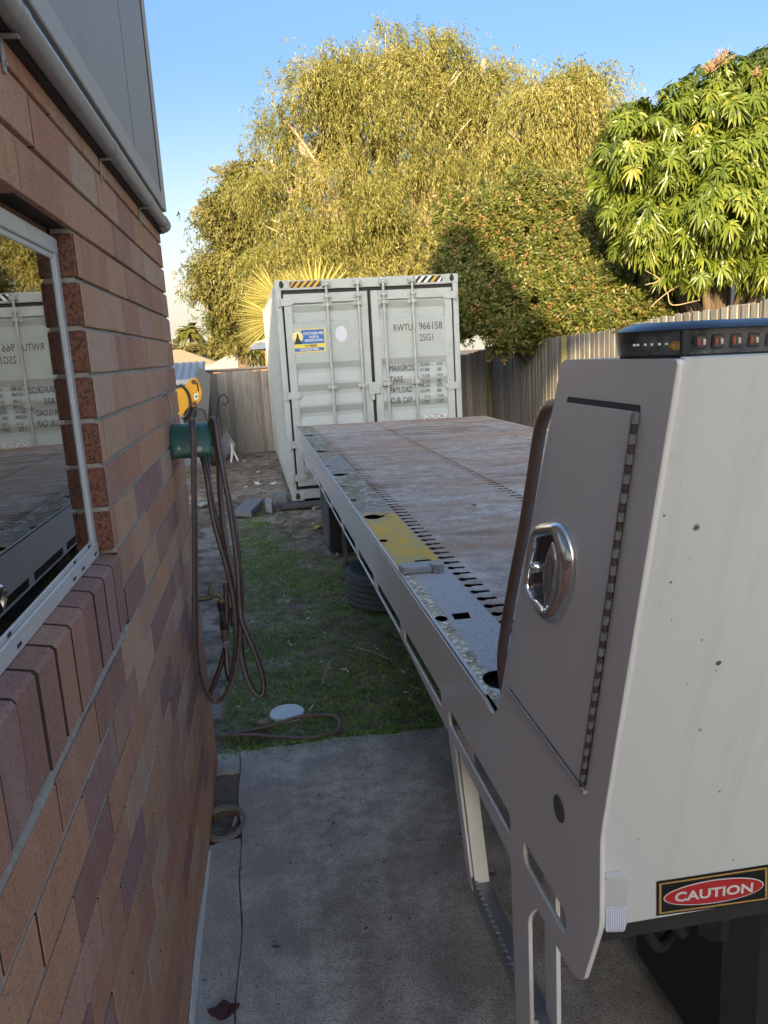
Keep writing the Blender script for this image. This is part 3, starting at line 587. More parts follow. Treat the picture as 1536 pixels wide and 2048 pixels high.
# --- deck with keyhole rows and chain holes
def key(u, v_, s_=1):
    o = [(u-.0+.0155*math.cos(t)*s_*-1, v_+.0225*math.sin(t)) for t in np.linspace(-2.55, 2.55, 14)]
    return [(a+(.0155*s_), b_) for a, b_ in o]+[(u+s_*.068, v_+.0125), (u+s_*.0735, v_), (u+s_*.068, v_-.0125)]
dh = []
for i in range(88):
    vv = 2.13+.0812*i
    dh.append(key(.199, vv)); dh.append(key(1.003, vv, -1))
    if i % 2 == 0 and vv > 4: dh.append(key(1.985, vv))
def ell(u, v_, a, b_, n=18): return [(u+a*math.cos(t), v_+b_*math.sin(t)) for t in np.linspace(0, 2*math.pi, n+1)[:-1]]
def keyslot(u, v_): return [(u+.048*math.cos(t), v_+.062*math.sin(t)) for t in np.linspace(.35, 2*math.pi-.35, 18)]+[(u+.115, v_-.05), (u+.117, v_-.042), (u+.06, v_-.012), (u+.06, v_+.012), (u+.10, v_+.058), (u+.094, v_+.062)]
for vv in (1.80, 3.94, 5.47, 6.93, 8.4): dh.append(keyslot(.070, vv))
for vv in (2.30, 3.40, 4.45, 4.97, 5.95, 7.5): dh.append(ell(.034, vv, .020, .030))
dh.append([(.072, 2.275), (.126, 2.275), (.134, 2.335), (.076, 2.335)])
dh.append([(.078, 2.93), (.165, 2.93), (.165, 3.02), (.10, 3.02)])
for (uu, vv, r) in ((.655, 4.048, .016), (.5, 4.6, .009), (.80, 4.62, .008), (.30, 4.9, .009), (.36, 5.02, .007), (1.3, 5.4, .01), (.45, 6.2, .012), (1.5, 6.8, .01), (.6, 7.4, .01), (.75, 4.02, .006)): dh.append(ell(uu, vv, r, r*1.2, 12))
deck_out = [(.0108, 1.20), (2.44, 1.20), (2.44, 9.62), (.0108, 9.62)]
plate2d('deck', [deck_out]+dh, .0022, lambda a, b, c: T(a, b, DK+c+.001), M_DECK, truck)
for y0 in (6.3, 8.0):
    b = MB(); b.box((.19, y0, DK+.0012), (2.43, y0+.005, DK+.0026), 0, 0, T); b.build('weld_seam', mat('rusty_weld', (.13,.075,.045), .7, var=.4, scale=40), truck)
b = MB()
for u0 in (.05, .35, .66, 1.15, 1.75, 2.3): b.box((u0, 1.22, DK-.16), (u0+.05, 9.6, DK-.040), 0, 0, T)
for v0 in np.arange(1.4, 9.6, .62): b.box((.03, v0, DK-.15), (2.42, v0+.05, DK-.045), 0, 0, T)
b.box((.06, 1.22, DK-.30), (2.40, 9.6, DK-.165), 0, 0, T)
b.build('underframe', M_DARK, truck)
b = MB()
for u0 in (.72, 1.56): b.box((u0, -.9, .52), (u0+.08, 9.2, .80), 0, 0, T, .004)
b.build('chassis_rail', M_DARK, truck)
# locking bar resting in the rail
b = MB(); b.box((.008, 2.815, DK+.003), (.155, 2.895, DK+.030), 0, 0, T, .004); b.prism([(.150+.03*math.cos(t), 2.835+.042*math.sin(t)) for t in np.linspace(0, 6.283, 9)[:-1]], 2, DK+.003, DK+.036, 0, 0, T)
b.build('locking_bar', M_STEEL, truck, 40)
b = MB(); b.lathe([(.0, -.06), (.035, -.05), (.038, -.012), (.015, .0), (.0, .001)], T(.125, 2.975, DK), 2, 16); b.build('pin_head', M_STEEL, truck, 40)
# --- headboard: front sheet, top, rear flange, cap
UW = 2.46
hb = MB()
for (a, c) in (((.860, zr(-.029)), (1.1293, zr(-1.044))),):
    hb.box((.0104, 0, 0), (UW, 1, 1), 0, 0, lambda u, s_, t, a=a, c=c: T(u, a[0]+(c[0]-a[0])*s_+.004+.008*t, a[1]+(c[1]-a[1])*s_+.002*t))
hb.build('front_sheet', M_WHITE, truck)
hb = MB(); hb.box((.0104, .868, zr(-.034)), (UW, 1.206, zr(-.0305)), 0, 0, T); hb.build('top_sheet', M_WHITE_CLEAN, truck)
hb = MB(); hb.box((.05, 0, 0), (UW, 1, 1), 0, 0, lambda u, s_, t: T(u, 1.20+(1.585-1.20)*s_+.01*t, zr(-.04)+(-.80+.04)*s_)); hb.build('rear_sheet', M_WHITE_CLEAN, truck)
hb = MB(); hb.box((.006, 0, 0), (.030, 1, 1), 0, 0, lambda u, s_, t: T(u, 1.222+(1.585-1.222)*s_-.003+.014*t, zr(-.045)+(-.78+.045)*s_)); hb.build('rear_flange', M_WHITE_CLEAN, truck)
pts = [T(.034, a, zr(z)) for a, z in ((1.30,-.112), (1.352,-.118), (1.384,-.140), (1.410,-.178), (1.447,-.262), (1.506,-.388), (1.580,-.525), (1.646,-.660), (1.674,-.733), (1.672,-.785), (1.655,-.83))]
b = MB(); b.tube(spline(pts, 6), .013, 12); b.build('guard_tube', M_RUST, truck, 180)
# --- locker door with raised border, hinge, chrome paddle latch
def P(v_, z, out=0.): return T(-out, v_, zr(z))
dpoly = [(1.193, -.096), (.955, -.096), (1.131, -.745), (1.517, -.733)]
def inset(poly, d):
    cx = sum(p[0] for p in poly)/4; cz = sum(p[1] for p in poly)/4
    return [(p[0]+(cx-p[0])*d/abs(cx-p[0]+1e-6)*1.0, p[1]+(cz-p[1])*d/abs(cz-p[1]+1e-6)) for p in poly]
fr1 = inset(dpoly, -.007)
plate2d('door_recess', [rounded(fr1, [.004]*4)], .0012, lambda a, b_, c: P(a, b_, .0016+c), mat('door_gap', (.05,.05,.05), .6), truck)
dr_ = plate2d('locker_door', [rounded(inset(dpoly, .002), [.012, .004, .004, .006], 4)], .007, lambda a, b_, c: P(a, b_, .009+c), M_GREY, truck)
md = dr_.modifiers.new('b', 'BEVEL'); md.width = .003; md.segments = 2; md.limit_method = 'ANGLE'; md.angle_limit = R(50)
b = MB()
ring = [(fr1[k], inset(dpoly, -.013)[k]) for k in range(4)]
for k in (2, 3):
    (a, a2), (c, c2) = ring[k], ring[(k+1) % 4]
    if k == 2: b.tube([P(*a2, .004), P(*c2, .004)], .0045, 8)
b.build('drip_lip', mat('pale_lip', (.50,.52,.54), .35), truck, 60)
b = MB(); A = Vector((0, .946, -.098)); B = Vector((0, 1.123, -.748)); N = 23
for i in range(N):
    s0 = i/N; s1 = (i+.5)/N; s2 = (i+.97)/N
    q = lambda s_: P(A.y+(B.y-A.y)*s_, A.z+(B.z-A.z)*s_, .0085)
    b.tube([q(s0), q(s1)], .0052, 8, mi=0); b.tube([q(s1+.003), q(s2)], .0042, 8, mi=1)
b.build('hinge', [M_STEEL, mat('grimy_steel', (.11,.10,.09), .5, metal=.3, var=.4, scale=40)], dr_, 40)
# latch: chrome escutcheon, recessed pan, paddle, lock stud
lat_o = [(1.2754,-.3173),(1.2277,-.3046),(1.1902,-.2986),(1.1665,-.3066),(1.1437,-.3328),(1.1391,-.3632),(1.1443,-.3965),(1.1681,-.4365),(1.2039,-.4766),(1.232,-.4929),(1.261,-.4943),(1.3009,-.4795),(1.3341,-.4613),(1.3368,-.421),(1.3221,-.3728),(1.2937,-.3289)]
lat_c = [(1.2862,-.3446),(1.2118,-.3246),(1.1943,-.3344),(1.186,-.3614),(1.19,-.3954),(1.2104,-.435),(1.2486,-.4684),(1.2903,-.468),(1.3297,-.4579),(1.3283,-.4227),(1.3076,-.3772)]
lat_p = [(1.2074,-.3309),(1.1963,-.3531),(1.1933,-.3816),(1.2047,-.4182),(1.2311,-.4511),(1.2486,-.4673),(1.2545,-.4371),(1.2564,-.3989),(1.2336,-.3625)]
def radial(poly, n=48, c=(1.245,-.398)):      # resample a closed outline by angle
    P_ = np.array(spline(poly+poly[:2], 6)[:-6]); a = np.unwrap(np.arctan2(P_[:,1]-c[1], P_[:,0]-c[0])); r = np.hypot(P_[:,0]-c[0], P_[:,1]-c[1])
    if a[-1] < a[0]: a = a[::-1]; r = r[::-1]
    t = np.linspace(0, 2*math.pi, n+1)[:-1]; return [(c[0]+q*math.cos(x), c[1]+q*math.sin(x)) for x, q in zip(t, np.interp(t, a, r, period=2*math.pi))]
ro_, rc2 = np.array(radial(lat_o)), np.array(radial(lat_c)); n = len(ro_); vs = []; fs = []
for (m_, o_) in ((0,.008),(-.01,.013),(.06,.019),(.25,.0245),(.5,.0265),(.75,.0255),(.95,.0225),(1.06,.019),(1.10,.010)):
    for q in ro_*(1-m_)+rc2*m_: vs.append(P(q[0], q[1], o_+.0015))
for i in range(8):
    for k in range(n): fs.append((i*n+k, i*n+(k+1)%n, (i+1)*n+(k+1)%n, (i+1)*n+k))
b = MB(); b.add(vs, fs); lo = b.build('latch', M_CHROME, dr_, 180)
b = MB(); b.add([P(q[0], q[1], .0110) for q in rc2*1.12-ro_*.12], [tuple(range(n))]); b.build('latch_pan', mat('dark_pan', (.035,.035,.037), .3, metal=.5), lo)
b = MB(); pad = rounded(lat_p, .010, 3); m_ = len(pad); cpd = np.mean(np.array(lat_p), 0)
def ringp(sc_, o_): return [P(cpd[0]+(p[0]-cpd[0])*sc_, cpd[1]+(p[1]-cpd[1])*sc_, o_) for p in pad]
vs = ringp(1.0, .0115)+ringp(1.0, .020)+ringp(.95, .0222)+ringp(.6, .0215)
b.add(vs, [(r_*m_+i, r_*m_+(i+1)%m_, (r_+1)*m_+(i+1)%m_, (r_+1)*m_+i) for r_ in range(3) for i in range(m_)]+[tuple(range(3*m_, 4*m_))]); b.build('paddle', M_CHROME, lo, 50)
b = MB(); b.lathe([(.010, .008), (.010, .030), (.007, .034), (.0, .035)], (0,0,0), 0, 16); b.v = [P(1.283+q[1], -.400+q[2], q[0]) for q in b.v]; b.build('lock_stud', M_CHROME, lo, 50)
b = MB(); b.tube([P(1.243,-.868,-.0005), P(1.243,-.868,.0016)], .026, 20); b.v = [Vector((q[0], q[1], q[2])) for q in b.v]; b.build('blanking_plug', mat('plug_grey', (.10,.105,.11), .35), truck, 40)
# --- writing on the front sheet
fa, fc = np.array([.860, zr(-.029)]), np.array([1.068, zr(-.812)]); fd = (fc-fa)/np.linalg.norm(fc-fa); fn = Vector((0, -fd[1]*-1*-1, 0))
xd = (T(1,1,1)-T(0,1,1)).normalized(); dn = Vector((0, fd[0], fd[1])).normalized(); nd = xd.cross(dn).normalized(); nd = nd if nd.y < 0 else -nd
def fpt(px, py):                        # pixel on the sloping front sheet -> point
    d = RC @ np.array([px-768, py-1024, F]); nn = np.array([.0102, 1, .2653]); c0 = .864+.2653*(-.029)+.0102*TU; d = d*(c0/(d @ nn)); return Vector((d[0], d[1], d[2]+H))
nd = -Vector((.0102, 1, .2653)).normalized()
qa, qb, qc, qd_ = [fpt(800+x/2.087, 1300+y/2.087) for x, y in ((1070,1108), (1540,1044), (1540,893), (1070,965))]   # sticker corners
def SP(a, b_, out=0.): return qa*(1-a)*(1-b_)+qb*a*(1-b_)+qc*a*b_+qd_*(1-a)*b_+nd*(out+.0012)
def sq(name, a0, a1, b0, b1, o_, m, par): b = MB(); b.add([SP(a0,b0,o_), SP(a1,b0,o_), SP(a1,b1,o_), SP(a0,b1,o_)], [(0,1,2,3)]); return b.build(name, m, par)
cs = sq('caution_sticker', 0, 1, 0, 1, .0, M_INKB, truck)
b = MB()
for (a0, a1, b0, b1) in ((.02,.98,.055,.10), (.02,.98,.90,.945), (.02,.040,.10,.90), (.960,.98,.10,.90)): b.add([SP(a0,b0,.0006), SP(a1,b0,.0006), SP(a1,b1,.0006), SP(a0,b1,.0006)], [(0,1,2,3)])
b.build('gold_border', M_GOLD, cs)
def oval(name, ra, rb, o_, m):
    b = MB(); b.add([SP(.5+ra*math.cos(t), .5+rb*math.sin(t), o_) for t in np.linspace(0, 6.2832, 49)[:-1]], [tuple(range(48))]); b.build(name, m, cs)
oval('white_oval', .445, .335, .0012, M_LABELW); oval('red_oval', .435, .305, .0018, M_RED)
sx = (qb-qa); sh = (qd_-qa).length; tx = sx.normalized(); ty = (qd_-qa).normalized()
texts('lettering', [(("CAUTION", sh*.37, SP(.5, .5, .0026)-ty*sh*.132, tx, ty, nd), dict(xs=.98, bold=.0009, align='CENTER', ext=.0005))], M_LABELW, cs)
# marker lamp / reflector on the corner
ra, rb, rc_, rd = [fpt(800+x/2.087, 1300+y/2.087) for x, y in ((838,1152), (932,1150), (938,918), (838,926))]
def RP(a, b_, out=0.): return ra*(1-a)*(1-b_)+rb*a*(1-b_)+rc_*a*b_+rd*(1-a)*b_+nd*out
b = MB(); b.box((0,0,0), (1,1,1), 0, 0, lambda a, o_, c: RP(a, c, .014*o_), .12); rl = b.build('marker_lamp', mat('clear_lens', (.58,.585,.60), .25, var=.04), truck, 30)
b = MB()
for i in range(16):
    for j in range(9):
        a0 = .07+j*.096; b0 = .05+i*.027; a1 = a0+.092; b1 = b0+.026
        b.add([RP(a0,b0,.0142), RP(a1,b0,.0142), RP(a1,b1,.0142), RP(a0,b1,.0142), RP((a0+a1)/2,(b0+b1)/2,.0162)], [(0,1,4),(1,2,4),(2,3,4),(3,0,4)])
b.build('prism_lens', mat('reflector_lens', (.62,.62,.70), .2, metal=.25, var=.05), rl)
# --- access step under the rail
b = MB(); b.prism([(2.115, zr(-1.155)), (2.185, zr(-1.155)), (1.995, zr(-1.585)), (1.945, zr(-1.585))], 0, .0105, .0185, 0, 0, T); b.prism([(2.09, zr(-1.14)), (2.098, zr(-1.14)), (1.948, zr(-1.56)), (1.940, zr(-1.56))], 0, .0185, .062, 0, 0, T); b.build('step_leg', M_GREY, truck)
b = MB(); b.box((.012, 1.42, zr(-1.565)), (.064, 1.985, zr(-1.557)), 0, 0, T); b.box((.012, 1.42, zr(-1.60)), (.018, 1.985, zr(-1.565)), 0, 0, T)
for v0 in np.arange(1.44, 1.98, .022): b.prism([(v0, zr(-1.557)), (v0+.013, zr(-1.557)), (v0+.011, zr(-1.546)), (v0+.002, zr(-1.546))], 0, .012, .024, 0, 0, T)
b.build('step_tread', M_STEEL, truck)
b = MB(); b.box((.055, 1.405, zr(-1.66)), (.065, 1.475, zr(-1.17)), 0, 0, T); b.build('step_bracket', M_WHITE_CLEAN, truck)
# --- light bar on the headboard
lb = MB(); LY, LR = 1.015, .098
def stad(r, u0=.105, u1=1.75): return [(u0+r*math.cos(t), LY+r*math.sin(t)) for t in np.linspace(math.pi/2, 3*math.pi/2, 14)]+[(u1, LY-r), (u1, LY+r)]
def pr(name, r, z0, z1, m, par, r2=None):
    b = MB(); a = stad(r); c = stad(r2 or r); n = len(a); vs = [T(p[0], p[1], zr(z0)) for p in a]+[T(p[0], p[1], zr(z1)) for p in c]
    b.add(vs, [tuple(range(n)), tuple(range(2*n-1, n-1, -1))]+[(i, (i+1)%n, n+(i+1)%n, n+i) for i in range(n)]); return b.build(name, m, par, 40)
lbo = pr('light_bar', LR-.006, -.0300, -.026, M_BLACK, truck)
s = NT('bar_lens'); s.p(col=s.mix(s.ramp(s.noise(30,4), [(.4,0.),(.6,1.)]), (.05,.053,.055), (.11,.115,.115)), rough=.22, spec=.5); M_LENS = s.m
pr('lens', LR-.004, -.0255, .006, M_LENS, lbo, LR)
pr('lid', LR+.008, .0065, .017, mat('dark_blue_gloss', (.02,.024,.034), .12, var=.1), lbo, LR-.01)
b = MB(); b.box((.085, LY-.07, zr(-.024)), (1.70, LY+.07, zr(.0045)), 0, 0, T); b.build('core', M_DARK, lbo)
def lens_u(px): return at(px, 690, LY-LR).x-TU-.006
M_LED = mat('amber_red_led', (.34,.07,.035), .3); M_REF = mat('smoky_reflector', (.06,.058,.058), .25, metal=.3)
for px in (1403, 1438, 1473, 1508, 1543, 1578):
    u0 = lens_u(px); b = MB(); b.box((u0-.0085, LY-.0985, zr(-.019)), (u0+.0085, LY-.0935, zr(-.001)), 0, 0, T, .002); md_ = b.build('led_module', M_REF, lbo)
    b = MB(); b.box((u0-.0065, LY-.1000, zr(-.015)), (u0-.0015, LY-.098, zr(-.005)), 0, 0, T, .001); b.build('led', M_LED, md_); b = MB(); b.box((u0+.001, LY-.0998, zr(-.014)), (u0+.006, LY-.098, zr(-.006)), 0, 0, T, .001); b.build('clear_led', M_CHROME, md_)
for px in (1270, 1277, 1292, 1305, 1320, 1334): u0 = lens_u(px); b = MB(); b.box((u0-.0014, LY-.0985, zr(-.0125)), (u0+.0014, LY-.0945, zr(-.0095)), 0, 0, T, .0006); b.build('spot_led', M_LABELW, lbo)
u0 = lens_u(1372); b = MB(); b.box((u0-.006, LY-.0998, zr(-.0255)), (u0+.006, LY-.0935, zr(.0055)), 0, 0, T, .001); b.build('divider', M_BLACK, lbo)
b = MB(); b.box((.0375, LY-.080, zr(-.02)), (.062, LY-.06, zr(-.008)), 0, 0, T, .004); b.build('end_lamp', mat('amber_lamp', (.62,.34,.06), .3), lbo)
# --- wheels, guards and running gear
def tyre(u0, v0, r, wd, par):
    wo = bpy.data.objects.new('wheel', None); C.objects.link(wo); wo.parent = par
    b = MB(); prof = [(r*.56, 0), (r*.60, -.012), (r*.82, -.022), (r*.94, -.012), (r*.985, .012), (r, .04)]
    half = prof+[(r, wd*.30), (r-.012, wd*.305), (r-.012, wd*.335), (r, wd*.34), (r, wd*.62)]
    half += [(r-.012, wd*.625), (r-.012, wd*.655), (r, wd*.66), (r, wd-.04), (r*.985, wd-.012), (r*.94, wd+.012), (r*.82, wd+.022), (r*.56, wd)]
    b.lathe(half, (0,0,0), 0, 56); b.v = [T(u0+q[0], v0+q[1], r-.015+q[2]) for q in b.v]; ty = b.build('tyre', M_TYRE, wo, 35)
    tb_ = MB()
    for k in range(56):
        t = 2*math.pi*k/56
        for (x0, x1) in ((.006, wd*.29), (wd*.71, wd-.006)):
            q = [(x0, t-.022), (x1, t-.012), (x1, t+.012), (x0, t+.002)]
            vs = [T(u0+x, v0+(r+dr2)*math.sin(a), r-.015+(r+dr2)*math.cos(a)) for dr2 in (-.01, .0045) for x, a in q]
            tb_.add(vs, [(0,1,2,3),(7,6,5,4),(0,4,5,1),(1,5,6,2),(2,6,7,3),(3,7,4,0)])
    o_ = tb_.build('tread_blocks', M_TYRE, wo); o_['kind'] = 'stuff'
    b = MB(); b.lathe([(r*.55, .02), (r*.57, wd*.3), (r*.5, wd*.5), (0, wd*.5)], (0,0,0), 0, 32); b.v = [T(u0+q[0], v0+q[1], r-.015+q[2]) for q in b.v]; b.build('rim', M_WHITE_CLEAN, wo, 40)
    return wo
tyre(.14, 7.75, .42, .245, truck); tyre(.42, 7.75, .42, .245, truck); tyre(1.80, 7.75, .42, .245, truck); tyre(2.08, 7.75, .42, .245, truck)
def PV(px, py, y): q = at(px, py, y); return q
# a loose tyre lying flat under the edge of the tray
TC = at(693, 1172, 5.95); TCx = TC.x+.41; lt_ = thing('loose_tyre', 'loose black tyre lying flat on the grass under the edge of the tray', 'tyre', (TCx, 5.95, 0))
b = MB(); R_ = .41; pf = [(.24, .03), (.30, .0), (.37, .0), (R_-.012, .018)]
for k in range(5):
    z = .035+.046*k; pf += [(R_+.006*math.sin((k+.5)/5*3.14), z), (R_+.006*math.sin((k+.5)/5*3.14), z+.034), (R_-.010, z+.036), (R_-.010, z+.044)]
pf += [(R_-.006, .272), (.375, .29), (.30, .285), (.245, .26)]
b.lathe(pf[:], (TCx, 5.95, -.015), 2, 64); b.f = [f for f in b.f if len(f) == 4]; b.a = b.a[:len(b.f)]; b.mi = b.mi[:len(b.f)]
n_ = 64; m0 = (len(pf)-1)*n_; b.f += [(m0+k, m0+(k+1)%n_, (k+1)%n_, k) for k in range(n_)]; b.a += [0]*n_; b.mi += [0]*n_; b.build('carcass', M_TYRE, lt_, 35)
b = MB()
for k in range(80):
    t = 2*math.pi*k/80; b.box((-.006, -.010, 0), (.014, .010, .03), 0, 0, lambda x, y, z, t=t: (TCx+(R_-.02+x)*math.cos(t)-y*math.sin(t), 5.95+(R_-.02+x)*math.sin(t)+y*math.cos(t), .243+z-.02*(x > 0)))
o_ = b.build('shoulder_lug', M_TYRE, lt_); o_['kind'] = 'stuff'
b = MB(); arc_ = [(684,1040,6.35),(684,1080,6.30),(689,1120,6.2),(695,1160,6.1),(703,1192,6.0)]
pa = [PV(*q) for q in arc_]
for (q0, q1) in zip(pa[:-1], pa[1:]):
    b.add([q0+Vector((0,-.02,0)), q1+Vector((0,-.02,0)), q1+Vector((.035,.02,0)), q0+Vector((.035,.02,0)), q0+Vector((0,0,0)), q1+Vector((0,0,0)), q1+Vector((.035,.04,0)), q0+Vector((.035,.04,0))], [(0,1,2,3),(7,6,5,4),(0,4,5,1),(3,2,6,7),(0,3,7,4),(1,5,6,2)])
b.build('guard_edge', M_STEEL, truck)
q0 = PV(657, 1028, 7.0); q1 = PV(660, 1112, 7.0)
b = MB(); b.box((q0.x, 6.99, q1.z), (q0.x+.30, 7.02, q0.z+.06), 0, 0, None, .004); b.v = [(q[0], q[1], q[2]+(.06 if (q[0] < q0.x+.02 and q[2] < q1.z+.02) else 0)) for q in b.v]; b.build('mud_flap', M_DARK, truck)
b = MB(); b.box((q0.x+.06, 6.90, q0.z-.05), (q0.x+.2, 7.1, q0.z+.3)); b.build('flap_bracket', M_DARK, truck)
tc_ = at(1500, 1912, 1.55); td = Vector((-.62, -.72, .12)).normalized(); b = MB(); b.tube([tc_-td*.4, tc_-td*.02, tc_-td*.004, tc_], [.066,.066,.064,.052], 28); b.build('air_tank', M_DARK, truck, 40)
b = MB(); b.tube([tc_+td*.0005, tc_+td*.004], [.055,.045], 28); b.build('tank_end', mat('grimy_tan_cap', (.085,.07,.055), .7, var=.25, scale=30), truck, 40)
q0 = at(1385, 1990, 1.6); b = MB(); b.box((q0.x+.02, 1.45, .02), (q0.x+.9, 2.0, .95), 0, 0, None, .06); b.box((q0.x-.03, 1.5, .45), (q0.x+.2, 1.75, .9), 0, 0, None, .04); b.build('valve_block', M_DARK, truck)
for k, pth in enumerate(([(.22,1.5,.93),(.27,1.45,.7),(.36,1.5,.52),(.55,1.7,.45)], [(.35,1.4,.95),(.33,1.42,.75),(.42,1.5,.55),(.6,1.8,.5)], [(.6,1.5,.95),(.62,1.45,.7),(.6,1.55,.45),(.72,1.75,.3)])):
    b = MB(); b.tube(spline([T(*q) for q in pth], 8), .014, 8); b.build('hydraulic_hose', M_BLACK, truck, 180)
b = MB(); b.box((.52, 1.75, .25), (1.9, 2.1, .98), 0, 0, T, .02); b.box((.60, 1.3, .62), (1.7, 1.74, .92), 0, 0, T, .02); b.build('pump_box', M_DARK, truck)

# ================================================================== SHIPPING CONTAINER
CX0, CX1, CY, CZ0, CZ1, CL = .477, 2.915, 10.36, .045, 2.94, 6.06
cont = thing('shipping_container', 'grey shipping container with closed locking-bar doors standing behind the truck tray', 'container', ((CX0+CX1)/2, CY+3, CZ0))
b = MB()
for x in (CX0, CX1-.075):
    b.box((x, CY, CZ0+.1), (x+.075, CY+.08, CZ1-.1), 0, 0, None, .006); b.box((x, CY+CL-.08, CZ0+.1), (x+.075, CY+CL, CZ1-.1), 0, 0, None, .006)
    b.box((x+.012, CY+.08, CZ0+.02), (x+.062, CY+CL-.08, CZ0+.15)); b.box((x+.012, CY+.08, CZ1-.07), (x+.062, CY+CL-.08, CZ1-.01))
b.box((CX0+.075, CY+.004, CZ1-.125), (CX1-.075, CY+.09, CZ1-.004), 0, 0, None, .004); b.box((CX0+.075, CY+.004, CZ0+.02), (CX1-.075, CY+.10, CZ0+.15), 0, 0, None, .004)
b.box((CX0+.075, CY+CL-.08, CZ1-.12), (CX1-.075, CY+CL-.005, CZ1-.005)); b.box((CX0+.06, CY+.08, CZ1-.022), (CX1-.06, CY+CL-.06, CZ1-.012)); b.box((CX0+.06, CY+.3, CZ0+.06), (CX1-.06, CY+CL-.06, CZ0+.14))
b.build('frame', M_CONT2, cont)
for x in (CX0-.003, CX1-.175):
    for z in (CZ0, CZ1-.118):
        for y in (CY-.004, CY+CL-.156):
            b = MB(); b.box((x, y, z), (x+.178, y+.162, z+.118), 0, 0, None, .006); cc = b.build('corner_casting', M_CONT2, cont)
            if y < CY+1: b = MB(); b.add([(x+.089+.031*math.cos(t), y-.0015, z+.059+.04*math.sin(t)+(.012 if abs(math.cos(t)) < .7 and math.sin(t) > 0 else 0)) for t in np.linspace(0, 6.2832, 21)[:-1]], [tuple(range(20))]); b.build('casting_hole', M_BLACK, cc)
def corr_side(x, sgn):
    b = MB(); ys = []; y = CY+.09; out = [(0,.036),(.07,.036),(.138,0),(.21,0),(.278,.036)]
    pts = []
    while y < CY+CL-.35:
        for d, o in out[:-1]: pts.append((y+d, o))
        y += .278
    pts.append((CY+CL-.07, .036)); vs = [(x+sgn*o, yy, z) for z in (CZ0+.14, CZ1-.06) for yy, o in pts]; n = len(pts)
    b.add(vs, [(i, i+1, n+i+1, n+i) for i in range(n-1)]); return b.build('side_wall', M_CONT, cont, None, False)
sw = corr_side(CX0+.012, 1); corr_side(CX1-.012, -1)
b = MB(); b.box((CX0+.05, CY+CL-.06, CZ0+.1), (CX1-.05, CY+CL-.04, CZ1-.1)); b.build('end_wall', M_CONT, cont)
for it in [(("RWTU 966158 4", .16, (CX0+.0115, CY+.62, 2.05), (0,0,-1), (0,1,0), (-1,0,0)), dict(xs=.8)), (("25G1", .16, (CX0+.0115, CY+.36, 2.0), (0,0,-1), (0,1,0), (-1,0,0)), dict(xs=.8))]: texts('side_marking', [it], M_BLUE, sw)
# gasket, doors
b = MB(); b.box((CX0+.075, CY+.012, CZ0+.155), (CX1-.075, CY+.016, CZ1-.125), 0); b.v = [(x, y+(.024 if True else 0), z) for x, y, z in b.v]; b.build('door_gasket', M_BLACK, cont)
XM = (CX0+CX1)/2; z0d, z1d = CZ0+.20, CZ1-.175
def door(xa, xb):
    b = MB(); fw = .10
    b.box((xa, CY-.010, z0d), (xa+fw, CY+.03, z1d), 0, 0, None, .004); b.box((xb-fw, CY-.010, z0d), (xb, CY+.03, z1d), 0, 0, None, .004)
    b.box((xa+fw, CY-.0095, z1d-.12), (xb-fw, CY+.03, z1d), 0, 0, None, .004); b.box((xa+fw, CY-.0095, z0d), (xb-fw, CY+.03, z0d+.10), 0, 0, None, .004)
    d = b.build('door', M_CONT2, cont)
    zt = z1d-.12; pr_ = [(zt, .030), (zt-.015,.030), (zt-.02, -.004), (zt-.03,-.006), (zt-.115,.030), (zt-.225,.030), (zt-.262,-.006), (zt-.765,-.006)]
    z = zt-.765
    while z > z0d+.40:
        pr_ += [(z-.085, .030), (z-.135,.030), (z-.255,-.006), (z-.287,-.006)]; z -= .287
    pr_ += [(z-.085,.03), (z0d+.10, .03)]
    vs = [(x, CY+o, zz) for x in (xa+fw, xb-fw) for zz, o in pr_]; n = len(pr_); p = MB(); p.add(vs, [(i, i+1, n+i+1, n+i) for i in range(n-1)])
    for x in (xa+fw, xb-fw):
        pass
    p.build('door_panel', M_CONT, d, None, False); return d
dL = door(CX0+.10, XM-.022); dR = door(XM+.022, CX1-.10)
M_HW = mat('greyed_hardware', (.43,.445,.43), .45, metal=.1, var=.2, dirt=.4, dirtcol=(.2,.15,.11))
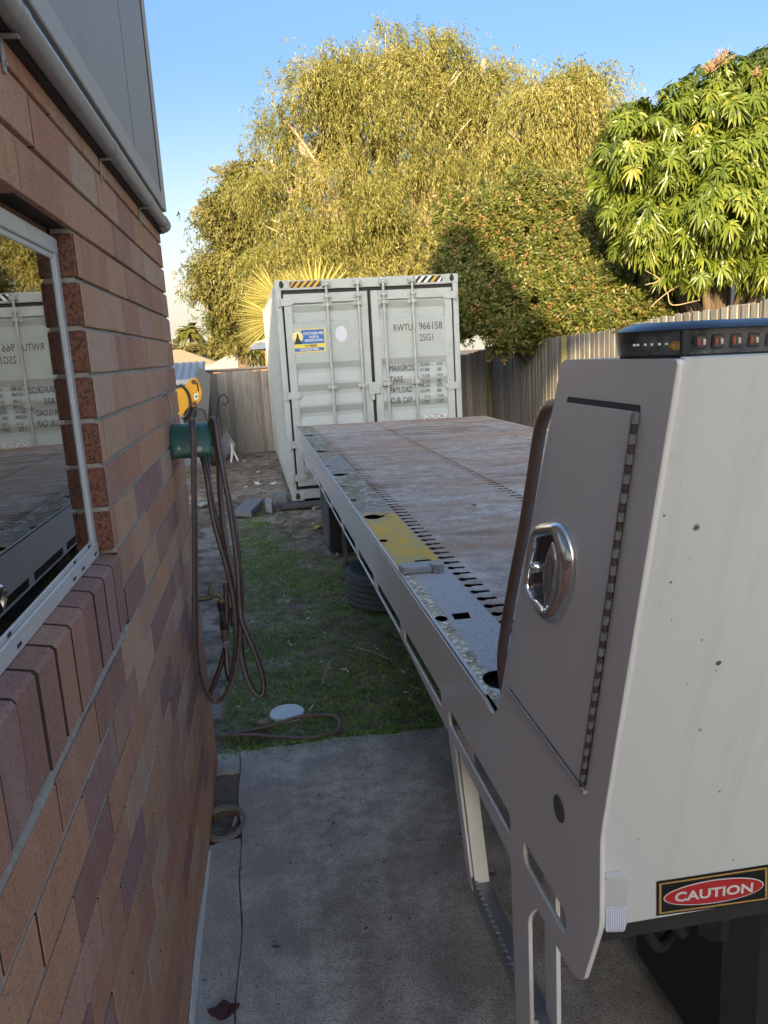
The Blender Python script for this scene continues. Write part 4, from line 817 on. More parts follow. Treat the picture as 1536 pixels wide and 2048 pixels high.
for d, xs in ((dL, (1.135, 1.545)), (dR, (1.885, 2.275))):
    for x in xs:
        b = MB(); b.tube([(x, CY-.055, z0d-.10), (x, CY-.055, z1d+.11)], .0175, 12)
        rod = b.build('locking_rod', M_HW, d, 50)
        for z in (z1d-.05, z1d-.155, CZ0+1.50, CZ0+.72):
            b = MB()
            b.box((x-.062, CY-.020, z-.03), (x+.062, CY-.010, z+.03), 0, 0, None, .003); b.box((x-.030, CY-.080, z-.024), (x+.030, CY-.020, z+.024), 0, 0, None, .006)
            for sx_ in (-.047, .047):
                b.tube([(x+sx_, CY-.020, z), (x+sx_, CY-.028, z)], .010, 8)
            b.build('rod_bracket', M_HW, rod, 40)
        for z in (z1d+.095,):
            b = MB(); b.box((x-.05, CY-.05, z-.02), (x-.028, CY+.0, z+.05), 0, 0, None, .004); b.box((x+.028, CY-.05, z-.02), (x+.05, CY+.0, z+.05), 0, 0, None, .004); b.box((x-.03, CY-.074, z-.01), (x+.03, CY-.030, z+.035), 0, 0, None, .006); b.build('cam_keeper', M_HW, rod)
    for z in (z1d-.10, CZ0+1.42, CZ0+.32, CZ0+.95-.18):
        x = CX0+.02 if d is dL else CX1-.02; s_ = 1 if d is dL else -1
        b = MB(); b.prism([(z-.045, 0), (z+.05, 0), (z+.045, .17), (z+.01, .215), (z-.03, .20), (z-.045, .14)], 1, CY-.028, CY-.010, 0, 0, lambda a, y, c: (x+s_*c, y, a)); b.tube([(x+s_*.02, CY-.022, z-.06), (x+s_*.02, CY-.022, z+.06)], .018, 10); b.build('door_hinge', M_CONT2, d, 40)
b = MB(); b.box((XM-.075, CY-.034, 1.42), (XM+.085, CY-.010, 1.58), 0, 0, None, .006); b.box((XM-.05, CY-.05, 1.34), (XM+.0, CY-.010, 1.42), 0, 0, None, .006); b.build('lock_box', M_CONT2, dR)
# hazard stripes on the header
def stripes(name, x0, x1, cols):
    z0, z1 = CZ1-.098, CZ1-.016; n = len(cols); w_ = (x1-x0)/n; sk = .075; par = None; yb = CY+.0025
    b = MB(); b.add([(x0, yb, z0), (x1-.02, yb, z0), (x1, yb, z0+.02), (x1, yb, z1), (x0+.02, yb, z1), (x0, yb, z1-.02)], [tuple(range(6))]); o = b.build(name, M_INKB, cont)
    for i, m in enumerate(cols):
        if m is None: continue
        a, c = x0+w_*i, x0+w_*(i+1); A = max(a-sk*.5, x0); B_ = min(c+sk*.5, x1)
        b = MB(); b.add([(max(x0, a-sk/2), yb-.0015, z0), (max(x0, c-sk/2), yb-.0015, z0), (min(x1, c+sk/2), yb-.0015, z1), (min(x1, a+sk/2), yb-.0015, z1)], [(0,1,2,3)]); b.build('stripe', m, o)
M_HAZ = mat('hazard_yellow', (.62,.36,.03), .5, var=.15)
stripes('hazard_strip', CX0+.19, CX0+.60, [M_HAZ, None]*5); stripes('hazard_strip', CX1-.62, CX1-.21, [M_LABELW, None, M_LABELW, None, M_LABELW, None, M_HAZ, None, M_LABELW, None, M_LABELW][:9])
# stencilled data on the right door (heights read off the doors)
def z5(x, y, d=CY-.0068): return at(530+x/3.657, 530+y/3.657, d)
def line(s_, x, y, hpx, xs=.62, m=None, dd=CY-.0085): q = z5(x, y, dd); return ((s_, hpx/3.657*10.2/F*1.38, q, (1,0,0), (0,0,1), (0,-1,0)), dict(xs=xs, bold=.0, ext=.0015))
big = [line("RWTU", 938, 486, 52, .70), line("966158", 1126, 473, 54, .80), line("4", 1342, 464, 48, .7), line("25G1", 1130, 556, 52, .72), line("MAXGROSS", 908, 780, 48, .60), line("TARE", 913, 862, 48, .66), line("PAYLOAD", 915, 938, 46, .60), line("CUB. CAP.", 921, 1014, 46, .60)]
rows = [("30.480","KGS",1134,738),("67.200","LBS",1136,778),("2.320","KGS",1150,822),("5.110","LBS",1152,860),("28.160","KGS",1140,893),("62.090","LBS",1142,932),("37.4","CUM",1165,975),("1.322","CUFT",1148,1012)]
small = []
for a, c, x, y in rows: small += [line(a, x, y, 24, .80), line(c, 1258 if len(c) == 3 else 1256, y-6, 24, .72)]
for it in big+small: texts('stencil_marking', [it], M_INK, dR)
b = MB(); q0, q1 = z5(1337, 470), z5(1369, 408); yb = CY-.0088
for (xa, za, xb, zb) in ((q0.x, q0.z, q1.x, q0.z+.006), (q0.x, q1.z-.006, q1.x, q1.z), (q0.x, q0.z, q0.x+.006, q1.z), (q1.x-.006, q0.z, q1.x, q1.z)): b.add([(xa, yb, za), (xb, yb, za), (xb, yb, zb), (xa, yb, zb)], [(0,1,2,3)])
b.build('check_box', M_INK, dR)
def quad(name, q0, q1, y, m, par): b = MB(); b.add([(q0.x, y, q0.z), (q1.x, y, q0.z), (q1.x, y, q1.z), (q0.x, y, q1.z)], [(0,1,2,3)]); return b.build(name, m, par)
cl_ = quad('caution_label', z5(1163, 1140), z5(1320, 1085), CY-.0085, M_LABELW, dR)
texts('label_text', [(("CAUTION", .085, z5(1241, 1122)+Vector((0,-.004,0)), (1,0,0), (0,0,1), (0,-1,0)), dict(xs=.72, align='CENTER'))], M_INK, cl_)
# hire company sign and round patch on the left door
a0, a1 = z5(203, 645), z5(436, 460); yb = CY-.0085
sg = quad('hire_sign', a0, a1, yb, M_YEL, dL); sw_, sh_ = a1.x-a0.x, a1.z-a0.z
def sp(u, v_, d=.002): return Vector((a0.x+sw_*u, yb-d, a0.z+sh_*v_))
quad('blue_field', sp(.03, .36), sp(.97, .96), yb-.001, M_BLUE, sg); quad('blue_foot', sp(.05, .05), sp(.95, .19), yb-.001, M_BLUE, sg)
b = MB(); b.add([sp(.18+.165*math.cos(t), .67+.24*math.sin(t)) for t in np.linspace(0, 6.2832, 25)[:-1]], [tuple(range(24))]); b.build('moon_disc', mat('moon_yellow', (.75,.68,.28), .5), sg)
b = MB(); b.add([sp(*q, .003) for q in [(.05,.37),(.31,.37),(.27,.50),(.22,.60),(.21,.72),(.185,.83),(.16,.76),(.15,.66),(.11,.55),(.10,.44)]], [tuple(range(10))]); b.build('howling_silhouette', M_INKB, sg)
def tl(s_, u, v_, sz, m, xs=1., al='CENTER'): return ((s_, sz*sh_, sp(u, v_, .0035), (1,0,0), (0,0,1), (0,-1,0)), dict(xs=xs, align=al, bold=.0008))
texts('sign_text', [tl("CONTAINER HIRE,", .66, .75, .15, M_LABELW, .72), tl("SALES &", .66, .60, .15, M_LABELW, .8), tl("MODIFICATION", .66, .45, .15, M_LABELW, .75), tl("AUSTRALIA WIDE", .5, .08, .12, M_LABELW, .85), tl("Royal Wolf", .20, .90, .075, M_LABELW, .9)], M_LABELW, sg)
texts('phone_text', [tl("13 9653", .55, .225, .15, M_INK, 1.15)], M_INKB, sg)
q = z5(558, 503); b = MB(); b.add([(q.x+.078*math.cos(t), yb, q.z+.102*math.sin(t)) for t in np.linspace(0, 6.2832, 33)[:-1]], [tuple(range(32))]); b.build('round_patch', mat('pale_patch', (.58,.60,.68), .5, var=.05), dL)
# packing under the front corner
for nm, lo, hi, m, lab, cat in (('timber_sleeper', (.30, 10.10, -.01), (1.9, 10.33, .042), mat('grey_timber', (.10,.095,.09), .9, var=.4, scale=12), 'dark grey timber sleeper lying under the front edge of the container', 'timber'),):
    b = MB(); b.box(lo, hi, 0, 0, None, .01); tag(b.build(nm, m, None), lab, cat)
b = MB(); b.box((.27, 10.36, 0.), (.42, 10.58, .16), 0, 0, None, .015); tag(b.build('concrete_block', mat('block_grey', (.19,.20,.22), .9, var=.25, scale=30), None), 'small grey concrete block standing at the left corner of the container', 'block')

# ================================================================== FENCES
def top_at(x, y, poly):                 # photo outline of a fence top -> height of the paling
    for _ in range(3): pass
    c = RC.T @ np.array([x, y, 2.0-H]); px = 768+F*c[0]/c[2]
    py = np.interp(px, [p[0] for p in poly], [p[1] for p in poly]); d = RC @ np.array([px-768, py-1024, F])
    return d[2]*math.hypot(x, y)/math.hypot(d[0], d[1])+H
def fence(name, label, a, b_, poly, wp=.092):
    root = thing(name, label, 'fence', (a[0], a[1], 0)); ax = Vector((b_[0]-a[0], b_[1]-a[1], 0)); L = ax.length; ax.normalize(); nn = Vector((-ax.y, ax.x, 0))
    if nn.dot(Vector((a[0], a[1], 0))) > 0: nn = -nn     # towards the yard
    p = MB(); s_ = 0
    while s_ < L:
        c = Vector((a[0], a[1], 0))+ax*(s_+wp/2); zt = top_at(c.x, c.y, poly)+random.uniform(-.012,.012); wv = wp*random.uniform(1.2,1.3); o = .016*(int(s_/wp+.5)%2)+random.uniform(0,.003); tl_ = random.uniform(-.008,.008); z0 = -.05+random.uniform(0,.03)
        def Q(x, y, z, c=c, o=o, tl_=tl_): q = c+ax*(x+tl_*z)+nn*(y+o); return (q.x, q.y, z)
        p.box((-wv/2, 0, z0), (wv/2, .014, zt), random.random(), 0, Q, .0025); s_ += wp*1.01
    p.build('paling_panel', M_FENCE, root)
    for f in (.25, .6, .92):
        r_ = MB(); zm = lambda c: top_at(c.x, c.y, poly)*f; A = Vector((a[0], a[1], 0))-nn*.03; B_ = Vector((b_[0], b_[1], 0))-nn*.03; A.z = zm(A); B_.z = zm(B_); r_.tube([A, B_], .035, 4); r_.build('rail', M_FENCE, root)
    return root, ax, nn
polyB = [(300,748),(430,746),(480,742),(545,741),(700,733),(925,712),(990,692),(1030,688)]
polyS = [(950,700),(987,690),(1024,685),(1130,672),(1223,660),(1330,633),(1536,601),(1700,560)]
bf, axb, nb = fence('back_fence', 'tall weathered grey paling fence across the far end of the yard left of the container', (-4.2, 17.0), (5.5, 17.0), polyB)
sf, axs, ns = fence('side_fence', 'paling fence along the right side of the yard with a sunlit patch', (5.5, 16.98), (4.95, 4.6), polyS)
for (x, y, h) in ((5.40, 16.9, 1.95), (5.18, 12.2, 2.06)):
    b = MB(); b.box((x-.05, y-.05, -.05), (x+.05, y+.05, h), .3, 0, None, .006); b.build('post', mat('mossy_post', (.16,.15,.07), .9, var=.4, scale=12), sf)

# ================================================================== LEAVES AND TREES
def unit(a): return a/np.maximum(np.linalg.norm(a, axis=1, keepdims=True), 1e-9)
def leaf_mesh(name, P, D, Nn, L, Wd, rnd, m, parent, stations=((0,.0),(.45,1.),(1,.0)), bend=.0, fold=0.):
    n = len(P); D = unit(D); S = unit(np.cross(D, Nn)); U = unit(np.cross(S, D)); L = np.broadcast_to(L, (n,)); Wd = np.broadcast_to(Wd, (n,))
    cols = []
    for (t, w_) in stations:
        c = P+D*(L*t)[:,None]-np.array([0,0,1])*(bend*L*t*t)[:,None]
        hw = (Wd*.5*max(w_, .06))[:,None]
        cols.append((c-S*hw+U*(fold*hw), c, c+S*hw+U*(fold*hw)) if fold else (c-S*hw, c+S*hw))
    k = len(cols[0]); ns = len(stations); V = np.stack([x for c in cols for x in c], 1).reshape(-1, 3); vp = k*ns
    base = (np.arange(n)*vp)[:,None]; q = []
    for j in range(ns-1):
        for i in range(k-1): q.append([j*k+i, j*k+i+1, (j+1)*k+i+1, (j+1)*k+i])
    q = np.array(q); Fc = (base[:,:,None]+q[None]).reshape(-1, 4); nf = len(Fc)
    me = bpy.data.meshes.new(name); me.vertices.add(len(V)); me.vertices.foreach_set('co', V.ravel().astype(np.float32))
    me.loops.add(nf*4); me.loops.foreach_set('vertex_index', Fc.ravel().astype(np.int32)); me.polygons.add(nf)
    me.polygons.foreach_set('loop_start', (np.arange(nf)*4).astype(np.int32)); me.polygons.foreach_set('loop_total', np.full(nf, 4, np.int32)) if False else None
    A = me.attributes.new('rnd', 'FLOAT', 'FACE'); A.data.foreach_set('value', np.repeat(rnd, len(q)).astype(np.float32))
    me.update(calc_edges=True); me.validate(); return link(name, me, m, parent, 180 if fold else None)
def rand_dirs(n): return unit(rng.normal(size=(n, 3)))
def blobs_px(lst, y):                   # (px, py, radius in px[, y]) -> centres and radii in metres
    out = []
    for b in lst:
        yy = b[3] if len(b) > 3 else y; c = np.array(at(b[0], b[1], yy)); out.append((c, b[2]*np.linalg.norm(c-np.array([0,0,H]))/F))
    return out
def shell_points(blobs, dens, lo=.45, flat=1.):
    Ps, Os = [], []
    for c, r in blobs:
        n = int(dens*r*r*4) + 3; d = rand_dirs(n); d[:,1] = d[:,1]-.25*np.abs(d[:,1]); d = unit(d); rr = r*(lo+(1-lo)*rng.random(n)**.45)
        Ps.append(c+d*rr[:,None]*np.array([1,1,flat])); Os.append(d)
    return np.concatenate(Ps), np.concatenate(Os)
def limbs(root, m, base, blobs, r0, name='branch', n_twigs=2, tw=.02):
    tops = sorted(blobs, key=lambda q: q[0][2]); mid = np.mean([c for c, r in blobs], 0)
    fork = np.array([base[0]*.6+mid[0]*.4, base[1]*.6+mid[1]*.4, base[2]+(mid[2]-base[2])*.40])
    b = MB(); pts = spline([base, (base*.5+fork*.5)+np.array([.12,0,0])*r0*3, fork], 5); b.tube(pts, list(np.linspace(r0*1.15, r0*.75, len(pts))), 10); tr_ = b.build('trunk', m, root, 180)
    for c, r in blobs:
        b = MB(); k1 = fork*.55+c*.45+rng.normal(size=3)*r*.22; k1[2] += r*.1; pts = spline([fork-np.array([0,0,.1]), k1, c, c+(c-fork)*.05+np.array([0,0,r*.15])], 5); b.tube(pts, list(np.linspace(r0*.48, r0*.07, len(pts))), 7)
        for _ in range(n_twigs):
            d = rand_dirs(1)[0]; d[2] = abs(d[2])*.9+.1; d[1] -= .3; e = c+d*r*.72; st = c*.6+k1*.4+rng.normal(size=3)*.1*r; pts = spline([st, st*.45+e*.55+np.array([0,0,r*.12]), e], 4); b.tube(pts, list(np.linspace(r0*.15, r0*.035, len(pts))), 5)
        b.build(name, m, root, 180)
def lumpy(bl, k, f=(.28,.5), keep=.72, off=.8):
    out = []
    for c, r in bl:
        out.append((c, r*keep))
        for d in rand_dirs(k):
            d[1] -= .25; d /= np.linalg.norm(d); out.append((c+d*r*off*rng.uniform(.85,1.1), r*rng.uniform(*f)))
    return out
def weeping(root, blobs, dens, m, nl=13, Ls=(.5,1.2), leaf=(.11,.17), wd=.03, droop=1., lo=.4, tuft=20, tr=.30):
    P1, O1 = shell_points(blobs, dens/tuft, lo); n1 = len(P1); tint1 = rng.normal(.5, .17, n1); sz = rng.uniform(.55, 1.35, n1)
    P0 = np.repeat(P1, tuft, 0)+rng.normal(size=(n1*tuft,3))*np.array([tr,tr,tr*.6])*np.repeat(sz, tuft)[:,None]; O = np.repeat(O1, tuft, 0); n = len(P0); t = np.linspace(.08, 1, nl); Lh = rng.uniform(*Ls, n)*np.repeat(sz, tuft)
    O = O*np.array([1,1,.5])+rng.normal(size=(n,3))*.45; tint = np.repeat(tint1, tuft)+rng.normal(0,.07,n)
    T_ = t[None,:,None]; pos = P0[:,None,:]+O[:,None,:]*(T_*.42*Lh[:,None,None])+np.array([0,0,1])*(Lh[:,None]*(.22*t-droop*.75*t*t))[:,:,None]
    tan = O[:,None,:]*.42+np.array([0,0,1])*(.18-droop*1.5*t)[None,:,None]+rng.normal(size=(n,nl,3))*.42
    k = n*nl; D = tan.reshape(-1,3); Nn = rng.normal(size=(k,3))*.8+np.array([-.3,-.9,.4])
    r = np.clip(np.repeat(tint, nl)+rng.normal(0,.14,k), 0, 1)
    leaf_mesh('crown', pos.reshape(-1,3)+rng.normal(size=(k,3))*.03, D, Nn, rng.uniform(*leaf, k), wd*rng.uniform(.7,1.3,k), r, m, root, ((0,.15),(.4,1.),(1,.0)), .15)
M_PB = m_leaf('weeping_leaf', [(0,(.10,.112,.024)),(.3,(.175,.178,.04)),(.55,(.25,.238,.06)),(.8,(.34,.30,.10)),(1,(.46,.40,.20))], .42, .45, .4)
M_PB2 = m_leaf('olive_leaf', [(0,(.075,.085,.02)),(.4,(.14,.14,.035)),(.7,(.22,.195,.055)),(1,(.33,.29,.13))], .42, .5, .4)
M_BARKP = mat('pale_papery_bark', (.42,.34,.24), .85, var=.35, scale=5, bump=.4, bscale=30); M_BARKD = mat('brown_bark', (.13,.095,.065), .9, var=.4, scale=8, bump=.6, bscale=40)
YM = 26
A_ = blobs_px([(795,185,88),(700,205,72),(650,190,58),(890,195,80),(585,275,85),(700,290,110),(830,290,110),(920,290,85),(555,345,72),(640,400,110),(770,420,125),(890,400,105),(600,490,95),(720,520,120),(850,520,110),(800,620,110),(665,600,100),(965,200,45),(958,150,38),(985,290,50),(560,560,70),(780,120,50),(860,125,45),(700,140,45)], YM)
t_ = thing('weeping_paperbark', 'tall golden green weeping tree with pale branches rising behind the container', 'tree', tuple(at(760, 900, YM)*1)); t_.location.z = 0
limbs(t_, M_BARKP, np.array([t_.location.x, YM, -.05]), A_, .46, n_twigs=5); weeping(t_, lumpy(A_, 5, (.22,.42), .72, .95), 70, M_PB, wd=.026, leaf=(.09,.135))
C_ = blobs_px([(1100,215,62),(1170,215,52),(1060,275,66),(1140,300,80),(1195,270,48),(1040,350,62),(1120,385,80),(1190,360,55),(1232,245,22),(1150,180,36),(1110,470,80),(1020,440,60)], 23)
t2 = thing('weeping_paperbark', 'smaller golden weeping tree with hanging tresses between the tall tree and the mango tree', 'tree', tuple(at(1120, 900, 23))); t2.location.z = 0
limbs(t2, M_BARKP, np.array([t2.location.x, 23, -.05]), C_, .30, n_twigs=6); weeping(t2, lumpy(C_, 4, (.25,.45), .75, .85), 56, M_PB, nl=15, Ls=(.7,1.5), droop=1.25, wd=.030)
B_ = blobs_px([(470,395,46),(505,375,42),(445,445,40),(490,460,58),(425,450,24),(450,520,46),(415,540,22),(500,560,70),(448,590,38),(405,592,18),(492,640,48),(530,470,60),(455,648,26),(520,680,55),(465,360,30),(540,600,60)], 31)
t3 = thing('olive_tree', 'open tiered olive green tree on the left edge of the tree group against the sky', 'tree', tuple(at(500, 900, 31))); t3.location.z = 0
limbs(t3, M_BARKD, np.array([t3.location.x, 31, -.05]), B_, .3, n_twigs=3); weeping(t3, lumpy(B_, 3, (.25,.45), .7, .9), 48, M_PB2, nl=10, Ls=(.4,.85), droop=.45, leaf=(.13,.2), wd=.045, lo=.25)
# lilly pilly hedge tree over the corner of the fence: upright shoots with some red tips
M_LP = m_leaf('glossy_small_leaf', [(0,(.06,.085,.02)),(.35,(.115,.135,.03)),(.66,(.20,.20,.045)),(.80,(.27,.235,.075)),(.84,(.27,.18,.065)),(1,(.31,.16,.075))], .3, .45, .4)
D_ = blobs_px([(905,490,52,14.6),(890,560,55,14.3),(955,450,62,15),(1025,420,55,15.2),(1000,510,82,14.6),(1080,455,66,14.8),(1090,540,85,14.0),(1165,490,58,14.2),(1185,560,70,13.4),(1240,560,48,13),(1285,600,34,12.6),(1240,625,55,12.4),(1150,620,70,12.8),(1060,620,78,13.4),(960,590,70,13.9),(905,630,55,13.8),(980,665,45,13.4),(1080,400,40,15),(880,440,36,14.9),(1280,640,40,12.2),(1180,650,46,12.3),(870,620,40,14.2),(1010,390,34,15.2)], 14)
D_ = [(c+np.array([.35,.2,0]), r) for c, r in D_]
t4 = thing('lilly_pilly', 'dense bushy hedge tree with red shoot tips leaning over the fence right of the container', 'tree', (5.9, 14.3, 0))
limbs(t4, M_BARKD, np.array([5.95, 14.4, -.05]), D_, .12, n_twigs=2)
P0, O = shell_points(lumpy(D_, 5, (.25,.45), .85, .8), 330, .72); n = len(P0); nl = 13; t = np.linspace(0, 1, nl)
ax_ = unit(O*.8+np.array([0,0,.75])+rng.normal(size=(n,3))*.3); Lh = rng.uniform(.12,.30,n); tint = rng.normal(.38,.13,n); red = rng.random(n) < .13
ang = rng.uniform(0,6.28,n)[:,None]+2.2*np.arange(nl)[None]; e1 = unit(np.cross(ax_, np.array([.3,.5,.8]))); e2 = np.cross(ax_, e1)
rad = e1[:,None]*np.cos(ang)[:,:,None]+e2[:,None]*np.sin(ang)[:,:,None]
pos = P0[:,None]+ax_[:,None]*(t[None,:,None]*Lh[:,None,None]); Dd = rad*.9+ax_[:,None]*(.25+.7*t)[None,:,None]
rr = np.clip(tint[:,None]+rng.normal(0,.12,(n,nl)), 0, .78); tipm = (t[None] > .72) & red[:,None]; rr = np.where(tipm, rng.uniform(.84,1,(n,nl)), rr)
k = n*nl; leaf_mesh('crown', pos.reshape(-1,3), Dd.reshape(-1,3), (ax_[:,None]*.35+np.array([-.25,-.55,.15])+rng.normal(size=(n,nl,3))*.75).reshape(-1,3), rng.uniform(.06,.092,k), .036*rng.uniform(.8,1.2,k), rr.ravel(), M_LP, t4, ((0,.2),(.45,1.),(1,.0)), .12)
# mango tree: drooping whorls of long glossy leaves
M_MG = m_leaf('mango_leaf', [(0,(.05,.08,.014)),(.3,(.10,.14,.02)),(.6,(.155,.205,.03)),(.85,(.245,.27,.048)),(.93,(.36,.32,.08)),(1,(.32,.20,.08))], .32, .30, .5)
E_ = blobs_px([(a_, b_, c_, d_*1.28) for a_, b_, c_, d_ in [(1500,185,75,9.3),(1420,220,66,9.3),(1345,245,62,9.2),(1270,275,50,9.3),(1255,330,52,9.3),(1330,335,85,8.9),(1430,310,95,8.9),(1530,290,95,8.8),(1250,400,42,9.3),(1310,425,80,8.9),(1400,420,100,8.6),(1500,410,105,8.5),(1285,475,46,9.0),(1350,480,58,8.7),(1425,485,58,8.5),(1225,370,32,9.4),(1560,450,75,8.5),(1600,250,105,9.3),(1640,380,120,8.8),(1270,445,45,9.2),(1540,545,30,8.3),(1325,512,38,8.9),(1400,525,36,8.7),(1225,400,36,9.3),(1210,360,26,9.4)]], 9)
t5 = thing('mango_tree', 'large mango tree with long drooping bright green leaves above the right fence', 'tree', tuple(at(1490, 900, 12.2))); t5.location.z = 0
bx_ = np.array([t5.location.x+.1, 12.5, -.05]); limbs(t5, M_BARKD, bx_, E_, .20, n_twigs=1)
P0, O = shell_points(lumpy(E_, 9, (.18,.44), .64, .95), 84, .72); n = len(P0); nl = 13
ax_ = unit(O+np.array([0,-.15,.55])+rng.normal(size=(n,3))*.25); e1 = unit(np.cross(ax_, np.array([.3,.5,.8]))); e2 = np.cross(ax_, e1)
ang = rng.uniform(0,6.28,n)[:,None]+np.arange(nl)[None]*2.4; el_ = rng.uniform(-.45,.55,(n,nl))
Dd = (e1[:,None]*np.cos(ang)[:,:,None]+e2[:,None]*np.sin(ang)[:,:,None])+ax_[:,None]*el_[:,:,None]; pos = P0[:,None]+ax_[:,None]*rng.uniform(0,.06,(n,nl))[:,:,None]
k = n*nl; rr = np.clip(rng.normal(.46,.15,n)[:,None]+rng.normal(0,.09,(n,nl))-.10*np.clip((P0[:,2]-4.9)/1.6,-1,1)[:,None], 0, .9)
leaf_mesh('crown', pos.reshape(-1,3), Dd.reshape(-1,3), (ax_[:,None]+rng.normal(size=(n,nl,3))*.12).reshape(-1,3), rng.uniform(.13,.21,k), rng.uniform(.034,.050,k), rr.ravel(), M_MG, t5, ((0,.15),(.22,.8),(.5,1.),(.8,.62),(1,.0)), .55, .35)
M_PAN = mat('pinkish_panicle', (.36,.22,.13), .8, var=.4)
for (px, py, sz) in ((1440,118,.26),(1420,132,.18),(1515,140,.17),(1283,280,.12)):
    c = np.array(at(px, py+14, 11.2)); b = MB()
    for _ in range(26):
        d = rand_dirs(1)[0]; d[2] = abs(d[2])+.5; d /= np.linalg.norm(d); e = c+d*sz*rng.uniform(.5,1); b.tube([c+d*.02, c*.5+e*.5+rng.normal(size=3)*.012, e], .0035, 4)
        for q in (.6,.8,1): f = c+(e-c)*q; b.tube([f, f+rng.normal(size=3)*.022], .003, 4)
    b.build('flower_panicle', M_PAN, t5, 180)
for q in ([(1300,615,11.2),(1335,585,11.1),(1370,565,11.1)], [(1335,585,11.1),(1345,610,11),(1400,600,10.9)], [(1290,570,11.2),(1320,560,11.1),(1290,540,11.2)]):
    b = MB(); b.tube(spline([at(*p) for p in q], 5), .008, 6); b.build('bare_twig', mat('sunlit_twig', (.33,.24,.14), .85, var=.3), t5, 180)
# fan palm behind the container
M_FAN = m_leaf('fan_palm_leaf', [(0,(.20,.19,.05)),(.5,(.35,.315,.09)),(1,(.50,.44,.17))], .3, .4, .4, (1,.95,.6)); M_PALMT = mat('palm_fibre', (.17,.12,.07), .95, var=.5, scale=20, bump=.7)
fp = thing('fan_palm', 'fan palm with pale yellow spiky leaves sticking out behind the container top', 'palm', (.95, 19.2, 0))
b = MB(); b.tube([(.95,19.2,-.05),(.97,19.2,1.2),(.95,19.2,2.6)], [.24,.2,.17], 14); b.build('trunk', M_PALMT, fp, 180)
def fan(c, up, facing, R0, spread, n=46, par=fp, m=None):
    c = np.array(c, float); up = np.array(up, float); up /= np.linalg.norm(up); f = np.array(facing, float); f /= np.linalg.norm(f); sd = np.cross(up, f); sd /= np.linalg.norm(sd); f = np.cross(sd, up)
    a = np.linspace(-spread, spread, n)+rng.normal(0,.012,n); D = up[None]*np.cos(a)[:,None]+sd[None]*np.sin(a)[:,None]+f[None]*(.10+.10*np.abs(np.sin(a*1.3)))[:,None]
    Nn = np.tile(f, (n,1))+np.where(np.arange(n)%2, .9, -.9)[:,None]*np.cross(D, f)
    leaf_mesh('fan_leaf', np.repeat(c[None], n, 0), D, Nn, R0*rng.uniform(.88,1.06,n), 2*spread/n*R0*.80, np.clip(rng.normal(.55,.22,n),0,1), m or M_FAN, par, ((0,.05),(.35,.55),(.6,1.),(.8,.6),(1,.0)), .16)
    b = MB(); hub = np.array([.95,19.2,2.55]); b.tube(spline([hub, hub*.5+c*.5+np.array([0,0,.1]), c], 4), .022, 6); b.build('leaf_stalk', mat('palm_stalk', (.28,.24,.09), .6), par, 180)
for (px, py, y, up, fc, R0, spd) in ((632,616,19.0,(.05,-.1,1),(.1,-1,.25),1.40,1.35),(560,604,18.9,(-.88,-.2,.42),(-.1,-1,.3),1.12,.80),(556,640,18.6,(-1,-.3,.0),(.1,-1,.35),1.16,.72),(705,640,19.4,(.6,.1,.7),(.3,-1,.2),1.2,1.2),(590,612,19.3,(-.45,.2,.9),(-.3,-1,.2),1.1,.9)):
    fan(at(px, py, y), up, fc, R0, spd)
# far palm and far shrubs beyond the neighbours' roofs
M_FARP = m_leaf('date_palm_leaf', [(0,(.09,.10,.02)),(1,(.26,.24,.06))], .3, .5, .3); yp = 85
pc = np.array(at(381, 662, yp)); pb = thing('feather_palm', 'distant feather palm rising over the neighbouring roofs at the left', 'palm', (pc[0], yp, 0))
b = MB(); b.tube([(pc[0]+.1,yp,-.05),(pc[0]+.15,yp,pc[2]*.6),(pc[0],yp,pc[2]-.35)], [.36,.27,.27], 10); b.build('trunk', mat('far_trunk', (.28,.17,.09), .9, var=.3), pb, 180)
for i in range(34):
    a = rng.uniform(0,6.28); e = rng.uniform(-.25,1.35); d = np.array([math.cos(a)*math.cos(e), math.sin(a)*math.cos(e), math.sin(e)]); t = np.linspace(.08,1,26); sp_ = pc[None]+d[None]*(1.75*t)[:,None]-np.array([0,0,1])*(1.05*t*t*(1.2-.4*math.sin(e)))[:,None]
    sd = np.cross(d, [0,0,1]); sd /= np.linalg.norm(sd)+1e-6; P2 = np.concatenate([sp_, sp_]); D2 = np.concatenate([sd[None]+d[None]*.6-np.array([[0,0,.5]])*np.ones((26,1)), -sd[None]+d[None]*.6-np.array([[0,0,.5]])*np.ones((26,1))])
    leaf_mesh('frond', P2, D2, np.tile([0,-.5,1.], (52,1)), .5, .15, np.clip(rng.normal(.3+.4*e,.15,52),0,1), M_FARP, pb, ((0,.4),(.5,1.),(1,.1)), .1)
M_SHR = m_leaf('far_shrub_leaf', [(0,(.06,.065,.018)),(.5,(.13,.12,.032)),(1,(.24,.20,.06))], .35, .5, .3)
for i, (lst, y, lab) in enumerate(((([(350,702,13),(368,708,13),(392,708,14),(410,712,13),(385,720,14),(345,716,14)]), 62, 'low sunlit far tree under the distant palm at the left'), (([(440,700,22),(458,682,20),(475,702,26),(445,714,18),(424,714,12)]), 56, 'sunlit yellow green far tree between the distant palm and the fan palm'), (([(500,690,30),(525,700,28),(515,665,30),(545,690,30)]), 48, 'sunlit far tree behind the blue gutter of the neighbouring roof'))):
    bl = blobs_px(lst, y); c = np.mean([q[0] for q in bl], 0); r_ = thing('far_tree', lab, 'tree', (c[0], y, 0), 'far trees beyond the roofs'); limbs(r_, M_BARKD, np.array([c[0], y, -.05]), bl, .18, n_twigs=1); weeping(r_, bl, 42, M_SHR, nl=8, Ls=(.4,.9), droop=.3, leaf=(.2,.36), wd=.13, lo=.2)

